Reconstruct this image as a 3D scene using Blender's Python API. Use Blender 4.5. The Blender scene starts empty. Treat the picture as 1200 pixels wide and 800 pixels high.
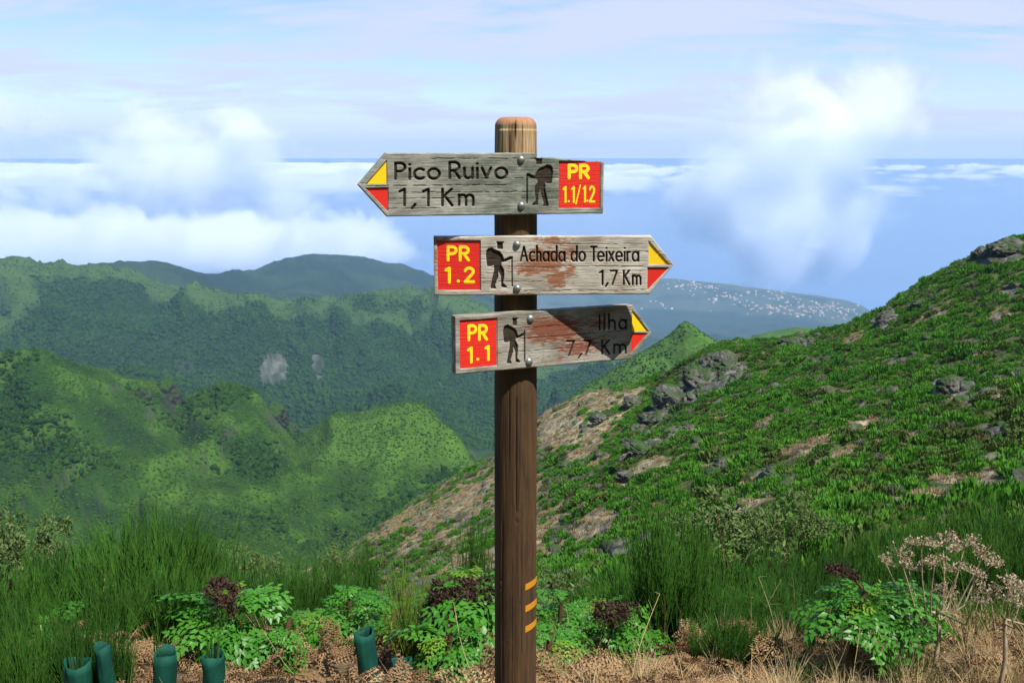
import bpy, math, random
import numpy as np
from mathutils import Vector, Matrix

rng = np.random.default_rng(7)
random.seed(7)
SC = bpy.context.scene
COL = SC.collection

# ------------------------------------------------------------------ camera
F_PX, PITCH, EYE = 1180.0, math.radians(10.45), 1.6     # focal length in photo pixels, pitch down, eye height
cam_d = bpy.data.cameras.new('camera')
cam = bpy.data.objects.new('camera', cam_d)
COL.objects.link(cam)
cam_d.sensor_width = 36.0
cam_d.lens = 36.0 * F_PX / 1200.0
cam_d.clip_start = 0.05
cam_d.clip_end = 2000000.0
cam.location = (0, 0, EYE)
cam.rotation_euler = (math.pi / 2 - PITCH, 0, 0)
SC.camera = cam

# ------------------------------------------------------------------ sun and sky
SUN_TO = Vector((0.93, -1.0, 2.2)).normalized()          # towards the sun
SUN_EL = math.asin(SUN_TO.z)
SUN_AZ = math.atan2(SUN_TO.x, SUN_TO.y)
sun_d = bpy.data.lights.new('sun', 'SUN')
sun_d.energy = 5.0
sun_d.angle = math.radians(0.5)
sun_d.color = (1.0, 0.955, 0.89)
sun = bpy.data.objects.new('sun', sun_d)
COL.objects.link(sun)
sun.rotation_euler = (-SUN_TO).to_track_quat('-Z', 'Y').to_euler()
sun.location = (20, -20, 40)

world = bpy.data.worlds.new('World')
SC.world = world
world.use_nodes = True
SKY_STRENGTH = 0.065

SC.view_settings.view_transform = 'Standard'
SC.view_settings.look = 'None'
SC.view_settings.gamma = 1.0
SC.view_settings.exposure = 0.65
SC.view_settings.use_curve_mapping = False
SC.render.engine = 'CYCLES'
cy = SC.cycles
cy.use_denoising = True
cy.max_bounces = 12
cy.diffuse_bounces = 3
cy.glossy_bounces = 2
cy.transmission_bounces = 3
cy.transparent_max_bounces = 8
cy.volume_bounces = 12
cy.caustics_reflective = False
cy.caustics_refractive = False
cy.sample_clamp_indirect = 6.0

# ------------------------------------------------------------------ node helpers
class NT:
    def __init__(self, tree):
        self.t = tree
        self.n = tree.nodes
        self.l = tree.links
    def new(self, kind, **kw):
        n = self.n.new(kind)
        for k, v in kw.items():
            setattr(n, k, v)
        return n
    def put(self, sock, v):
        if isinstance(v, bpy.types.NodeSocket):
            self.l.new(v, sock)
        elif v is not None:
            sock.default_value = v
    def math(self, op, a, b=None, c=None, clamp=False):
        n = self.new('ShaderNodeMath', operation=op, use_clamp=clamp)
        for i, v in enumerate((a, b, c)):
            if v is not None:
                self.put(n.inputs[i], v)
        return n.outputs[0]
    def vmath(self, op, a, b=None):
        n = self.new('ShaderNodeVectorMath', operation=op)
        self.put(n.inputs[0], a)
        if b is not None:
            self.put(n.inputs[1], b)
        return n.outputs[0]
    def mix(self, fac, a, b, blend='MIX'):
        n = self.new('ShaderNodeMix', data_type='RGBA', blend_type=blend)
        self.put(n.inputs[0], fac)
        self.put(n.inputs[6], a if isinstance(a, bpy.types.NodeSocket) else (*a[:3], 1))
        self.put(n.inputs[7], b if isinstance(b, bpy.types.NodeSocket) else (*b[:3], 1))
        return n.outputs[2]
    def noise(self, vec, scale, detail=4.0, rough=0.55, dist=0.0, out='Fac'):
        n = self.new('ShaderNodeTexNoise')
        if vec is not None:
            self.l.new(vec, n.inputs['Vector'])
        n.inputs['Scale'].default_value = scale
        n.inputs['Detail'].default_value = detail
        n.inputs['Roughness'].default_value = rough
        n.inputs['Distortion'].default_value = dist
        return n.outputs[out]
    def ramp(self, fac, stops, interp='LINEAR'):
        n = self.new('ShaderNodeValToRGB')
        n.color_ramp.interpolation = interp
        e = n.color_ramp.elements
        while len(e) < len(stops):
            e.new(0.5)
        for el, (p, c) in zip(e, stops):
            el.position = p
            el.color = (*c[:3], 1) if hasattr(c, '__len__') else (c, c, c, 1)
        self.l.new(fac, n.inputs[0])
        return n.outputs[0]
    def maprange(self, v, a, b, c=0.0, d=1.0, smooth=False):
        n = self.new('ShaderNodeMapRange', clamp=True)
        if smooth:
            n.interpolation_type = 'SMOOTHSTEP'
        self.put(n.inputs[0], v)
        for i, x in zip((1, 2, 3, 4), (a, b, c, d)):
            n.inputs[i].default_value = x
        return n.outputs[0]
    def scaled(self, vec, s):
        n = self.new('ShaderNodeMapping')
        self.l.new(vec, n.inputs[0])
        n.inputs['Scale'].default_value = s
        return n.outputs[0]

def new_mat(name):
    m = bpy.data.materials.new(name)
    m.use_nodes = True
    m.node_tree.nodes.clear()
    t = NT(m.node_tree)
    out = t.new('ShaderNodeOutputMaterial')
    return m, t, out

def principled(t, out, col, rough=0.8, spec=0.3, normal=None, metal=0.0):
    b = t.new('ShaderNodeBsdfPrincipled')
    t.put(b.inputs['Base Color'], col if isinstance(col, bpy.types.NodeSocket) else (*col[:3], 1))
    t.put(b.inputs['Roughness'], rough)
    t.put(b.inputs['Metallic'], metal)
    b.inputs['Specular IOR Level'].default_value = spec
    if normal is not None:
        t.l.new(normal, b.inputs['Normal'])
    t.l.new(b.outputs[0], out.inputs['Surface'])
    return b

def bump(t, h, strength=0.5, dist=0.01):
    n = t.new('ShaderNodeBump')
    n.inputs['Strength'].default_value = strength
    n.inputs['Distance'].default_value = dist
    t.l.new(h, n.inputs['Height'])
    return n.outputs[0]

# ------------------------------------------------------------------ the sky
wt = NT(world.node_tree)
world.node_tree.nodes.clear()
w_out = wt.new('ShaderNodeOutputWorld')
w_bg = wt.new('ShaderNodeBackground')
w_bg.inputs['Strength'].default_value = SKY_STRENGTH
sky = wt.new('ShaderNodeTexSky', sky_type='NISHITA')
sky.sun_disc = False
sky.sun_elevation = SUN_EL
sky.sun_rotation = SUN_AZ
sky.altitude = 1600
sky.air_density = 1.0
sky.dust_density = 0.6
sky.ozone_density = 2.0
gen = wt.new('ShaderNodeTexCoord').outputs['Generated']
sep = wt.new('ShaderNodeSeparateXYZ')
wt.l.new(gen, sep.inputs[0])
zc = wt.math('MAXIMUM', sep.outputs[2], 0.0)
den = wt.math('ADD', zc, 0.22)
cmb = wt.new('ShaderNodeCombineXYZ')
wt.l.new(wt.math('DIVIDE', sep.outputs[0], den), cmb.inputs[0])
wt.l.new(wt.math('DIVIDE', sep.outputs[1], den), cmb.inputs[1])
flat = cmb.outputs[0]
mp = wt.new('ShaderNodeMapping')
wt.l.new(flat, mp.inputs[0])
mp.inputs['Rotation'].default_value = (0, 0, math.radians(-14))
mp.inputs['Scale'].default_value = (0.7, 1.5, 1)
mp.inputs['Location'].default_value = (3.2, 1.4, 0.0)
cirrus = wt.noise(mp.outputs[0], 1.25, 9.0, 0.6, 0.9)
fine = wt.noise(wt.scaled(flat, (0.9, 2.6, 1)), 2.1, 7.0, 0.62, 0.5)
veil = wt.math('ADD', wt.math('MULTIPLY', cirrus, 0.75), wt.math('MULTIPLY', fine, 0.25))
cover = wt.maprange(veil, 0.39, 0.57, 0.14, 0.96, True)
low = wt.maprange(sep.outputs[2], 0.0, 0.09, 1.0, 0.0, True)       # the veil thickens towards the horizon
cover = wt.math('MAXIMUM', cover, wt.math('MULTIPLY', low, 0.9))
cover = wt.math('MULTIPLY', cover, wt.maprange(sep.outputs[2], 0.20, .46, 1.0, .08, True))      # and opens overhead
w_col = wt.mix(cover, wt.vmath('MULTIPLY', sky.outputs[0], (1.4, 1.5, 1.65)), (6.9, 7.65, 9.9))
wt.l.new(w_col, w_bg.inputs['Color'])
wt.l.new(w_bg.outputs[0], w_out.inputs['Surface'])

# ------------------------------------------------------------------ geometry helpers
CP, SP = math.cos(PITCH), math.sin(PITCH)

def px_dir(px, py):
    """direction of a photo pixel from the eye: (azimuth, tan of elevation)"""
    x = (np.asarray(px, float) - 600) / F_PX
    u = (400 - np.asarray(py, float)) / F_PX
    Y = CP + u * SP
    Z = -SP + u * CP
    return np.arctan2(x, Y), Z / np.hypot(x, Y)

def to_px(x, y, z):
    d = y * CP - (z - EYE) * SP
    u = y * SP + (z - EYE) * CP
    return 600 + F_PX * x / d, 400 - F_PX * u / d

PERM = np.random.default_rng(3).permutation(4096).astype(np.int64)
def _h(ix, iy):
    return PERM[(ix + PERM[iy & 4095]) & 4095]
def perlin(x, y):
    x = np.asarray(x, float); y = np.asarray(y, float)
    ix = np.floor(x).astype(np.int64); iy = np.floor(y).astype(np.int64)
    fx = x - ix; fy = y - iy
    u = fx * fx * fx * (fx * (fx * 6 - 15) + 10)
    v = fy * fy * fy * (fy * (fy * 6 - 15) + 10)
    def g(a, b, dx, dy):
        an = _h(ix + a, iy + b) * (2 * math.pi / 4096)
        return np.cos(an) * dx + np.sin(an) * dy
    a = g(0, 0, fx, fy); b = g(1, 0, fx - 1, fy); c = g(0, 1, fx, fy - 1); d = g(1, 1, fx - 1, fy - 1)
    return ((a + (b - a) * u) * (1 - v) + (c + (d - c) * u) * v) * 1.5
def fbm(x, y, octv=4, gain=0.5):
    s = 0; a = 1; t = 0
    for k in range(octv):
        s = s + a * perlin(x * 2 ** k + 17.3 * k, y * 2 ** k - 9.1 * k); t += a; a *= gain
    return s / t
def ridged(x, y, octv=4, gain=0.5):
    s = 0; a = 1; t = 0
    for k in range(octv):
        s = s + a * (1 - 2 * np.abs(perlin(x * 2 ** k + 31.7 * k, y * 2 ** k + 5.3 * k))); t += a; a *= gain
    return s / t
def smooth(x, a, b):
    t = np.clip((x - a) / (b - a), 0, 1)
    return t * t * (3 - 2 * t)

def mesh_np(name, V, Fq, mat=None, smooth_shade=True, mats=None, mat_idx=None):
    """mesh from numpy arrays; Fq is (n,3) or (n,4)"""
    me = bpy.data.meshes.new(name)
    V = np.asarray(V, np.float32); Fq = np.asarray(Fq, np.int32)
    k = Fq.shape[1]
    me.vertices.add(len(V)); me.vertices.foreach_set('co', V.ravel())
    me.loops.add(Fq.size); me.loops.foreach_set('vertex_index', Fq.ravel())
    me.polygons.add(len(Fq))
    me.polygons.foreach_set('loop_start', np.arange(0, Fq.size, k, dtype=np.int32))
    if smooth_shade:
        me.polygons.foreach_set('use_smooth', np.ones(len(Fq), bool))
    for m in (mats or ([mat] if mat else [])):
        me.materials.append(m)
    if mat_idx is not None:
        me.polygons.foreach_set('material_index', np.asarray(mat_idx, np.int32))
    me.update(calc_edges=True)
    return me

def link(name, data, parent=None, loc=None, rot=None, scale=None):
    o = bpy.data.objects.new(name, data)
    COL.objects.link(o)
    if parent is not None:
        o.parent = parent
    if loc is not None: o.location = loc
    if rot is not None: o.rotation_euler = rot
    if scale is not None: o.scale = scale if hasattr(scale, '__len__') else (scale,) * 3
    return o

def tag(o, label=None, cat=None, group=None, kind=None):
    if label: o['label'] = label
    if cat: o['category'] = cat
    if group: o['group'] = group
    if kind: o['kind'] = kind
    return o

def fattr(me, name, arr):
    a = me.attributes.new(name, 'FLOAT', 'POINT')
    a.data.foreach_set('value', np.asarray(arr, np.float32).ravel())
def cattr(me, name, arr):
    a = me.attributes.new(name, 'FLOAT_COLOR', 'POINT')
    arr = np.asarray(arr, np.float32)
    if arr.shape[1] == 3:
        arr = np.concatenate([arr, np.ones((len(arr), 1), np.float32)], 1)
    a.data.foreach_set('color', arr.ravel())

class MB:
    """collects triangles and quads (as triangle pairs) for one mesh"""
    def __init__(self):
        self.v = []; self.f = []; self.n = 0
    def add(self, V, Fc):
        V = np.asarray(V, float).reshape(-1, 3)
        Fc = np.asarray(Fc, int)
        if Fc.shape[1] == 4:
            Fc = np.concatenate([Fc[:, [0, 1, 2]], Fc[:, [0, 2, 3]]])
        self.v.append(V); self.f.append(Fc + self.n); self.n += len(V)
    def tube(self, pts, radii, k=4, cap=False):
        pts = np.asarray(pts, float); n = len(pts)
        radii = np.broadcast_to(np.asarray(radii, float), (n,))
        d = np.gradient(pts, axis=0)
        d /= np.linalg.norm(d, axis=1, keepdims=True) + 1e-12
        ref = np.array([0.13, 0.31, 0.94]) if abs(d[0, 2]) < 0.8 else np.array([0.97, 0.2, 0.1])
        a = np.cross(d, ref); a /= np.linalg.norm(a, axis=1, keepdims=True) + 1e-12
        b = np.cross(d, a)
        th = np.arange(k) * 2 * math.pi / k
        ring = pts[:, None] + radii[:, None, None] * (np.cos(th)[None, :, None] * a[:, None] + np.sin(th)[None, :, None] * b[:, None])
        i = np.arange(n - 1)[:, None] * k; j = np.arange(k)[None]; j2 = (j + 1) % k
        q = np.stack([i + j, i + j2, i + k + j2, i + k + j], -1).reshape(-1, 4)
        V = ring.reshape(-1, 3)
        self.add(V, q)
        if cap:
            self.add(np.vstack([ring[-1], pts[-1:]]), [[c, (c + 1) % k, k] for c in range(k)])
    def build(self, name, mat, smooth_shade=True):
        return mesh_np(name, np.concatenate(self.v), np.concatenate(self.f), mat, smooth_shade)
    def arrays(self):
        return np.concatenate(self.v), np.concatenate(self.f)

# ------------------------------------------------------------------ terrain: a height field in (azimuth, log distance)
# every row is a line of the land (a brow, a valley floor, a crest) given by bearing and depression at a distance
def row(r, d):
    return [(px, py, r) for px, py in d]
NEAR = [
 row(6.0, [(-500, 752), (1700, 752)]),
 row(9.0, [(-500, 778), (400, 778), (700, 770), (850, 742), (1000, 725), (1700, 705)]),
 row(16., [(-500, 780), (400, 775), (700, 752), (850, 690), (1000, 660), (1200, 645), (1700, 620)]),
 row(30., [(-500, 775), (300, 770), (500, 755), (640, 735), (750, 690), (900, 630), (1200, 605), (1700, 570)]),
 row(60., [(-500, 760), (300, 750), (400, 740), (500, 715), (640, 670), (750, 610), (900, 552), (1050, 518), (1200, 490), (1700, 450)]),
 row(105., [(-500, 740), (300, 725), (400, 700), (500, 660), (640, 582), (750, 522), (900, 466), (1050, 428), (1200, 385), (1700, 340)]),
]
CREST_F = [(-500, 720, 180), (200, 715, 200), (300, 700, 210), (400, 652, 220), (440, 622, 210), (500, 577, 200), (580, 535, 190), (640, 482, 180),
 (690, 459, 175), (740, 452, 170), (770, 446, 165), (800, 428, 160), (830, 411, 155), (850, 404, 152), (900, 403, 150), (950, 391, 150),
 (1000, 378, 150), (1030, 367, 152), (1060, 346, 155), (1100, 321, 158), (1140, 301, 160), (1170, 287, 160), (1200, 277, 160), (1300, 250, 160), (1700, 215, 160)]
CREST_D = [(-500, 430, 760), (0, 421, 740), (60, 420, 735), (110, 430, 725), (130, 438, 720), (160, 447, 715), (185, 448, 712), (205, 468, 708),
 (235, 456, 705), (262, 446, 700), (300, 449, 695), (318, 475, 690), (345, 514, 680), (400, 487, 665), (450, 476, 655), (480, 472, 650),
 (510, 484, 640), (540, 512, 630), (556, 540, 625), (580, 556, 620), (610, 548, 610), (640, 500, 600), (665, 468, 590), (690, 450, 580),
 (720, 432, 570), (760, 410, 560), (785, 394, 550), (795, 383, 548), (803, 377, 548), (812, 383, 548), (822, 391, 548), (843, 404, 548), (880, 412, 550), (1000, 420, 560), (1200, 400, 570), (1700, 350, 600)]
CREST_E = row(1000., [(-500, 475), (0, 475), (300, 500), (400, 520), (500, 520), (560, 545), (620, 540), (680, 490), (760, 430), (800, 415), (850, 403),
 (870, 397), (900, 389), (935, 383), (960, 386), (1000, 393), (1050, 405), (1200, 420), (1700, 380)])
CREST_C = row(2000., [(-500, 300), (-100, 306), (0, 312), (30, 315), (60, 321), (100, 323), (140, 328), (200, 336), (260, 343), (330, 350), (400, 356),
 (450, 352), (500, 349), (540, 352), (570, 362), (600, 392), (640, 430), (680, 440), (740, 430), (800, 418), (1000, 405), (1200, 400), (1700, 380)])
CREST_B = [(-500, 330, 3000), (0, 335, 3000), (60, 330, 3000), (100, 321, 3000), (120, 316, 3000), (150, 312, 3000), (180, 315, 3000), (210, 319, 3050),
 (245, 327, 3200), (270, 328, 3500), (300, 322, 4000), (330, 308, 4300), (350, 302, 4400), (366, 298, 4400), (380, 301, 4400), (410, 305, 4400),
 (440, 308, 4300), (470, 313, 4200), (490, 321, 4100), (520, 333, 4000), (560, 345, 4000), (600, 360, 4000), (640, 392, 4000), (700, 400, 4000),
 (800, 405, 4000), (1000, 410, 4000), (1200, 405, 4000), (1700, 400, 4000)]
CREST_A = row(7600., [(-500, 350), (500, 342), (560, 334), (640, 331), (720, 328), (790, 327), (850, 333), (900, 340), (950, 346), (990, 352), (1010, 358),
 (1025, 368), (1050, 392), (1100, 412), (1700, 420)])
LAYERS = NEAR + [CREST_F,
 row(300., [(-500, 700), (300, 690), (400, 675), (500, 640), (580, 600), (640, 560), (740, 520), (850, 480), (1000, 450), (1200, 380), (1700, 330)]),
 row(470., [(-500, 650), (300, 645), (400, 640), (450, 625), (500, 605), (560, 585), (600, 578), (640, 540), (740, 500), (850, 460), (1000, 440), (1200, 400), (1700, 350)]),
 row(580., [(-500, 520), (0, 535), (100, 540), (200, 548), (300, 560), (400, 560), (480, 545), (540, 560), (560, 565), (600, 565), (640, 520), (740, 452), (850, 440), (1200, 400), (1700, 350)]),
 CREST_D,
 row(850., [(-500, 480), (0, 480), (200, 500), (400, 530), (500, 530), (580, 570), (640, 540), (700, 500), (800, 440), (1000, 440), (1200, 410), (1700, 360)]),
 CREST_E,
 row(1350., [(-500, 440), (0, 445), (110, 455), (200, 470), (300, 480), (345, 500), (400, 480), (480, 485), (560, 520), (600, 520), (650, 500), (720, 470), (800, 440), (1000, 430), (1200, 420), (1700, 390)]),
 row(1640., [(-500, 400), (0, 405), (200, 420), (300, 425), (350, 430), (400, 435), (480, 440), (560, 470), (600, 480), (650, 470), (720, 450), (800, 425), (1200, 410), (1700, 380)]),
 row(1800., [(-500, 355), (0, 365), (100, 372), (200, 380), (300, 388), (400, 395), (480, 395), (560, 410), (600, 440), (650, 450), (720, 440), (800, 420), (1000, 410), (1700, 380)]),
 CREST_C,
 row(2500., [(-500, 345), (100, 345), (260, 365), (400, 375), (500, 375), (600, 410), (700, 440), (800, 425), (1000, 415), (1700, 390)]),
 CREST_B,
 row(5200., [(-500, 380), (0, 380), (300, 370), (500, 370), (600, 375), (640, 392), (700, 396), (800, 396), (900, 392), (1000, 396), (1100, 420), (1700, 425)]),
 row(6300., [(-500, 370), (500, 358), (640, 366), (700, 370), (800, 364), (900, 368), (1000, 378), (1040, 394), (1100, 415), (1700, 425)]),
 CREST_A,
 row(8400., [(-500, 430), (1700, 430)])]

SEA_Z = -1600.0
NA, NR = 860, 760
AZ = np.linspace(math.radians(-41), math.radians(41), NA)
knots_u, knots_t = [], []
for r0, z0 in ((0.8, 0.0), (2.7, 0.0), (4.2, -0.85)):
    knots_u.append(np.full(NA, math.log(r0))); knots_t.append(np.full(NA, (z0 - EYE) / r0))
for L in LAYERS:
    L = np.array(L, float)
    xs = np.linspace(L[0, 0], L[-1, 0], 1500)
    L = np.stack([xs, np.interp(xs, L[:, 0], L[:, 1]), np.interp(xs, L[:, 0], L[:, 2])], 1)
    az, t = px_dir(L[:, 0], L[:, 1])
    # soft interpolation along the crest
    fine_az = np.linspace(az[0], az[-1], 4000)
    k = np.hanning(13); k /= k.sum()
    def soft(v):
        f = np.interp(fine_az, az, v)
        return np.interp(AZ, fine_az, np.convolve(np.pad(f, 6, mode='edge'), k, 'valid'))
    knots_u.append(np.log(soft(L[:, 2]))); knots_t.append(soft(t))
KU = np.array(knots_u); KT = np.array(knots_t)
for i in range(1, len(KU)):
    KU[i] = np.maximum(KU[i], KU[i - 1] + 0.03)

def pchip_cols(KU, KT, U):
    """monotone cubic through the knots of every column, at the common rows U"""
    h = np.diff(KU, axis=0); dl = np.diff(KT, axis=0) / h
    m = np.zeros_like(KT)
    w1 = 2 * h[1:] + h[:-1]; w2 = h[1:] + 2 * h[:-1]
    same = dl[:-1] * dl[1:] > 0
    with np.errstate(divide='ignore', invalid='ignore'):
        m[1:-1] = np.where(same, (w1 + w2) / (w1 / dl[:-1] + w2 / dl[1:]), 0)
    m[0] = dl[0]; m[-1] = dl[-1]
    out = np.zeros((len(U), KU.shape[1]))
    for c in range(KU.shape[1]):
        i = np.clip(np.searchsorted(KU[:, c], U) - 1, 0, len(KU) - 2)
        hh = h[i, c]; s = np.clip((U - KU[i, c]) / hh, 0, 1)
        out[:, c] = ((1 + 2 * s) * (1 - s) ** 2 * KT[i, c] + s * (1 - s) ** 2 * hh * m[i, c]
                     + s * s * (3 - 2 * s) * KT[i + 1, c] + s * s * (s - 1) * hh * m[i + 1, c])
    return out
U = np.linspace(math.log(0.9), math.log(8390), NR)
T = pchip_cols(KU, KT, U)
R2 = np.exp(U)[:, None] * np.ones((1, NA))
A2 = np.ones((NR, 1)) * AZ[None]
GX, GY = R2 * np.sin(A2), R2 * np.cos(A2)
GZ = EYE + R2 * T

ncr = len(NEAR) + 3
IDX = {'F': ncr, 'D': ncr + 4, 'E': ncr + 6, 'C': ncr + 10, 'B': ncr + 12, 'A': ncr + 15}
damp = np.ones_like(GZ)
for nm, amt, wd in (('F', .75, .05), ('D', .7, .03), ('E', .6, .04), ('C', .72, .025), ('B', .45, .04), ('A', .7, .05)):
    damp *= 1 - amt * np.exp(-((U[:, None] - KU[IDX[nm]][None]) / wd) ** 2)
rig = lambda *a: ridged(*a) - .36
def band(a, b, c, d):
    return smooth(R2, a, b) * (1 - smooth(R2, c, d))
disp = (band(3.2, 5, 30, 60) * 0.12 * fbm(GX / 1.1, GY / 1.1, 4)
        + band(14, 45, 260, 330) * (2.0 * fbm(GX / 27, GY / 27, 3) + 0.8 * rig(GX / 11, GY / 11, 3) + 0.25 * fbm(GX / 2.4, GY / 2.4, 2))
        + band(290, 420, 900, 1200) * ((1 - .45 * smooth(A2, -.25, -.19) - .4 * smooth(A2, -.01, .06)) * 24.0 * rig(GX / 85 + .5 * fbm(GX / 90, GY / 90, 2), GY / 260, 5, .55) + 3.0 * fbm(GX / 24, GY / 24, 3))
        + band(1000, 1300, 2200, 2600) * (75 * rig(GX / 240 + 2.2 + .5 * fbm(GX / 260, GY / 260, 2), GY / 900, 6, .55) + 10 * fbm(GX / 70, GY / 70, 3))
        + band(2300, 2700, 9000, 9500) * (85 * rig(GX / 760, GY / 900, 6, .56) + 14 * fbm(GX / 170, GY / 170, 3)) * (1 - .55 * smooth(R2, 5200, 6300)))
GZ = GZ + disp * damp
# the dark broken cliffs below the crest of the left range: the slope is stepped there
step_n = fbm(GX / 180, GY / 180, 3)
cliff = np.exp(-((np.log(R2) - math.log(1790) - .03 * step_n) / .035) ** 2) * smooth(-A2, -.10, .05) * smooth(fbm(GX / 260 + 5, GY / 260, 2), -.25, .25)
GZ = GZ - cliff * (16 + 14 * ridged(GX / 60, GY / 60, 3))
GZ = np.maximum(GZ, SEA_Z - 0.5)

def ground(az, r):
    """height of the ground at a bearing and distance"""
    fa = np.clip((np.asarray(az) - AZ[0]) / (AZ[1] - AZ[0]), 0, NA - 1.001)
    fu = np.clip((np.log(np.asarray(r)) - U[0]) / (U[1] - U[0]), 0, NR - 1.001)
    a = fa.astype(int) if hasattr(fa, 'astype') else int(fa); u = fu.astype(int) if hasattr(fu, 'astype') else int(fu)
    da, du = fa - a, fu - u
    return (GZ[u, a] * (1 - da) + GZ[u, a + 1] * da) * (1 - du) + (GZ[u + 1, a] * (1 - da) + GZ[u + 1, a + 1] * da) * du
def ground_xy(x, y):
    return ground(np.arctan2(x, y), np.hypot(x, y))
TG = (GZ - EYE) / R2
TMAX = np.maximum.accumulate(TG, axis=0)
VIS = TG >= TMAX - 0.002 / (1 + 0)          # in view of the eye (with a little slack)
def strike(px, py, rmin=8.0):
    """the point of the land met by a line of sight"""
    az, t = px_dir(px, py)
    c = int(round((float(az) - AZ[0]) / (AZ[1] - AZ[0])))
    k0 = int(max(0, (math.log(rmin) - U[0]) / (U[1] - U[0])))
    hit = np.nonzero(TG[k0:, c] >= t)[0]
    k = k0 + (hit[0] if len(hit) else int(np.argmax(TG[k0:, c])))
    return np.array([GX[k, c], GY[k, c], GZ[k, c]]), R2[k, c]

# ---- what covers the land
PX, PY = to_px(GX, GY, GZ)
dzdu = np.gradient(GZ, axis=0) / (np.gradient(R2, axis=0))
dzda = np.gradient(GZ, axis=1) / (R2 * (AZ[1] - AZ[0]))
SLOPE = np.hypot(dzdu, dzda)
def spots(lst, rlo, rhi):
    m = np.zeros_like(GZ)
    for x, y, rx, ry, rot, w in lst:
        c, s = math.cos(math.radians(rot)), math.sin(math.radians(rot))
        dx, dy = PX - x, PY - y
        m = np.maximum(m, w * np.exp(-((dx * c + dy * s) / rx) ** 2 - ((-dx * s + dy * c) / ry) ** 2))
    return m * ((R2 > rlo) & (R2 < rhi))
zoneF = 1 - smooth(R2, 250, 290)
zoneD = smooth(R2, 250, 290) * (1 - smooth(R2, 1080, 1150))
zoneC = smooth(R2, 1080, 1150) * (1 - smooth(R2, 2250, 2500))
zoneB = smooth(R2, 2250, 2500) * (1 - smooth(R2, 4700, 5200))
zoneA = smooth(R2, 4700, 5200)
n1 = fbm(GX / 9, GY / 9, 4); n2 = fbm(GX / 3.1 + 40, GY / 3.1, 3); n3 = fbm(GX / 40, GY / 40 + 8, 4); n4 = fbm(GX / 1.2, GY / 1.2, 3)
dry_spots = spots([(660, 500, 70, 38, 25, .9), (540, 590, 75, 16, -28, 1.1), (470, 610, 70, 14, -30, .8), (700, 470, 60, 16, -8, 1.0), (620, 640, 60, 26, -30, .75), (600, 580, 50, 40, 0, .8),
                   (960, 520, 50, 12, -15, .9), (1010, 500, 40, 8, -10, .8), (870, 590, 50, 8, -22, .7), (1070, 585, 45, 9, -14, .9), (1090, 372, 26, 6, -18, .9), (990, 535, 30, 16, -20, .7),
                   (1180, 470, 30, 12, 0, .6), (1100, 410, 40, 8, 0, .5), (760, 590, 40, 20, 0, .5), (700, 610, 50, 30, 0, .6), (560, 660, 60, 30, 0, .6), (890, 500, 40, 9, -30, .7), (790, 540, 40, 8, -30, .6)], 14, 260)
rock_spots = spots([(800, 462, 62, 20, -42, 1.15), (850, 438, 40, 18, -20, .9), (758, 524, 50, 8, -28, 1.0), (1168, 294, 36, 14, -14, 1.3), (1035, 374, 18, 12, -30, 1.1), (1090, 352, 18, 6, -30, .7),
                    (1115, 455, 36, 24, 10, .85), (845, 548, 24, 16, 0, .8), (905, 555, 30, 9, -25, .8), (1170, 505, 40, 14, 0, .7), (940, 400, 30, 8, -10, .8), (720, 640, 60, 30, 0, .6), (600, 555, 60, 20, -30, .5), (1180, 340, 26, 10, -20, .6)], 14, 260)
DRY = zoneF * smooth(dry_spots + .6 * n1 + .3 * n2, .38, .58)
DRY = np.maximum(DRY, zoneF * smooth(n1 * .8 + n2 * .5 + .25 * smooth(-A2, -.12, .02) * smooth(R2, 60, 100), .30, .42) * smooth(R2, 14, 24))
ROCK = zoneF * smooth(np.maximum(rock_spots, .22) + .55 * n2 + .4 * fbm(GX / 7 + 9, GY / 7, 3), .42, .60)
litter = 1 - smooth(R2, 6.5, 9.0)
rockD = zoneD * np.maximum(smooth(SLOPE + .35 * n3, 1.5, 2.2), smooth(spots([(200, 468, 10, 22, 0, 1.0), (325, 490, 16, 12, 40, 1.1), (268, 508, 12, 12, 30, .9), (175, 485, 8, 16, 0, .8), (135, 455, 14, 6, 0, .8)], 300, 1000) + .4 * n3, .4, .7))
rockC = zoneC * np.maximum(.4 * smooth(SLOPE + .3 * n3, 1.6, 2.3), smooth(spots([(322, 432, 20, 24, 10, 1.2), (372, 425, 10, 24, -10, .9), (345, 405, 14, 8, 0, .5)], 1100, 2300) + .35 * n3, .45, .75))
def colr(*c): return np.array(c, float)
def lerp(a, b, m): return a + (b - a) * m[..., None]
colv = np.broadcast_to(colr(.050, .075, .020), GZ.shape + (3,)).copy()
colv = lerp(colv, colr(.085, .080, .035), smooth(n2, -.1, .35) * zoneF)
colD = lerp(np.broadcast_to(colr(.016, .046, .006), GZ.shape + (3,)), colr(.040, .088, .010), smooth(n3 + .3 * n1, -.15, .3))
colD = lerp(colD, colr(.012, .032, .009), smooth(-n3 + .5 * n1, .1, .35))
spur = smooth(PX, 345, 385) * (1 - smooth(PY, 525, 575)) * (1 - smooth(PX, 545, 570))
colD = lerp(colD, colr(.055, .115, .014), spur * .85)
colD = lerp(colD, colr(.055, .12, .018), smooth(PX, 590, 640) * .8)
up = smooth(fbm(GX / 150, GY / 150, 4) + 1.2 * (1 - np.clip((KU[IDX['C']][None] - U[:, None]) / .16, 0, 1)), .55, .95)
colC = lerp(np.broadcast_to(colr(.011, .030, .009), GZ.shape + (3,)), colr(.042, .080, .017), up)
colB = lerp(np.broadcast_to(colr(.008, .021, .009), GZ.shape + (3,)), colr(.020, .040, .014), smooth(fbm(GX / 300, GY / 300, 4), -.1, .3))
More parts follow.
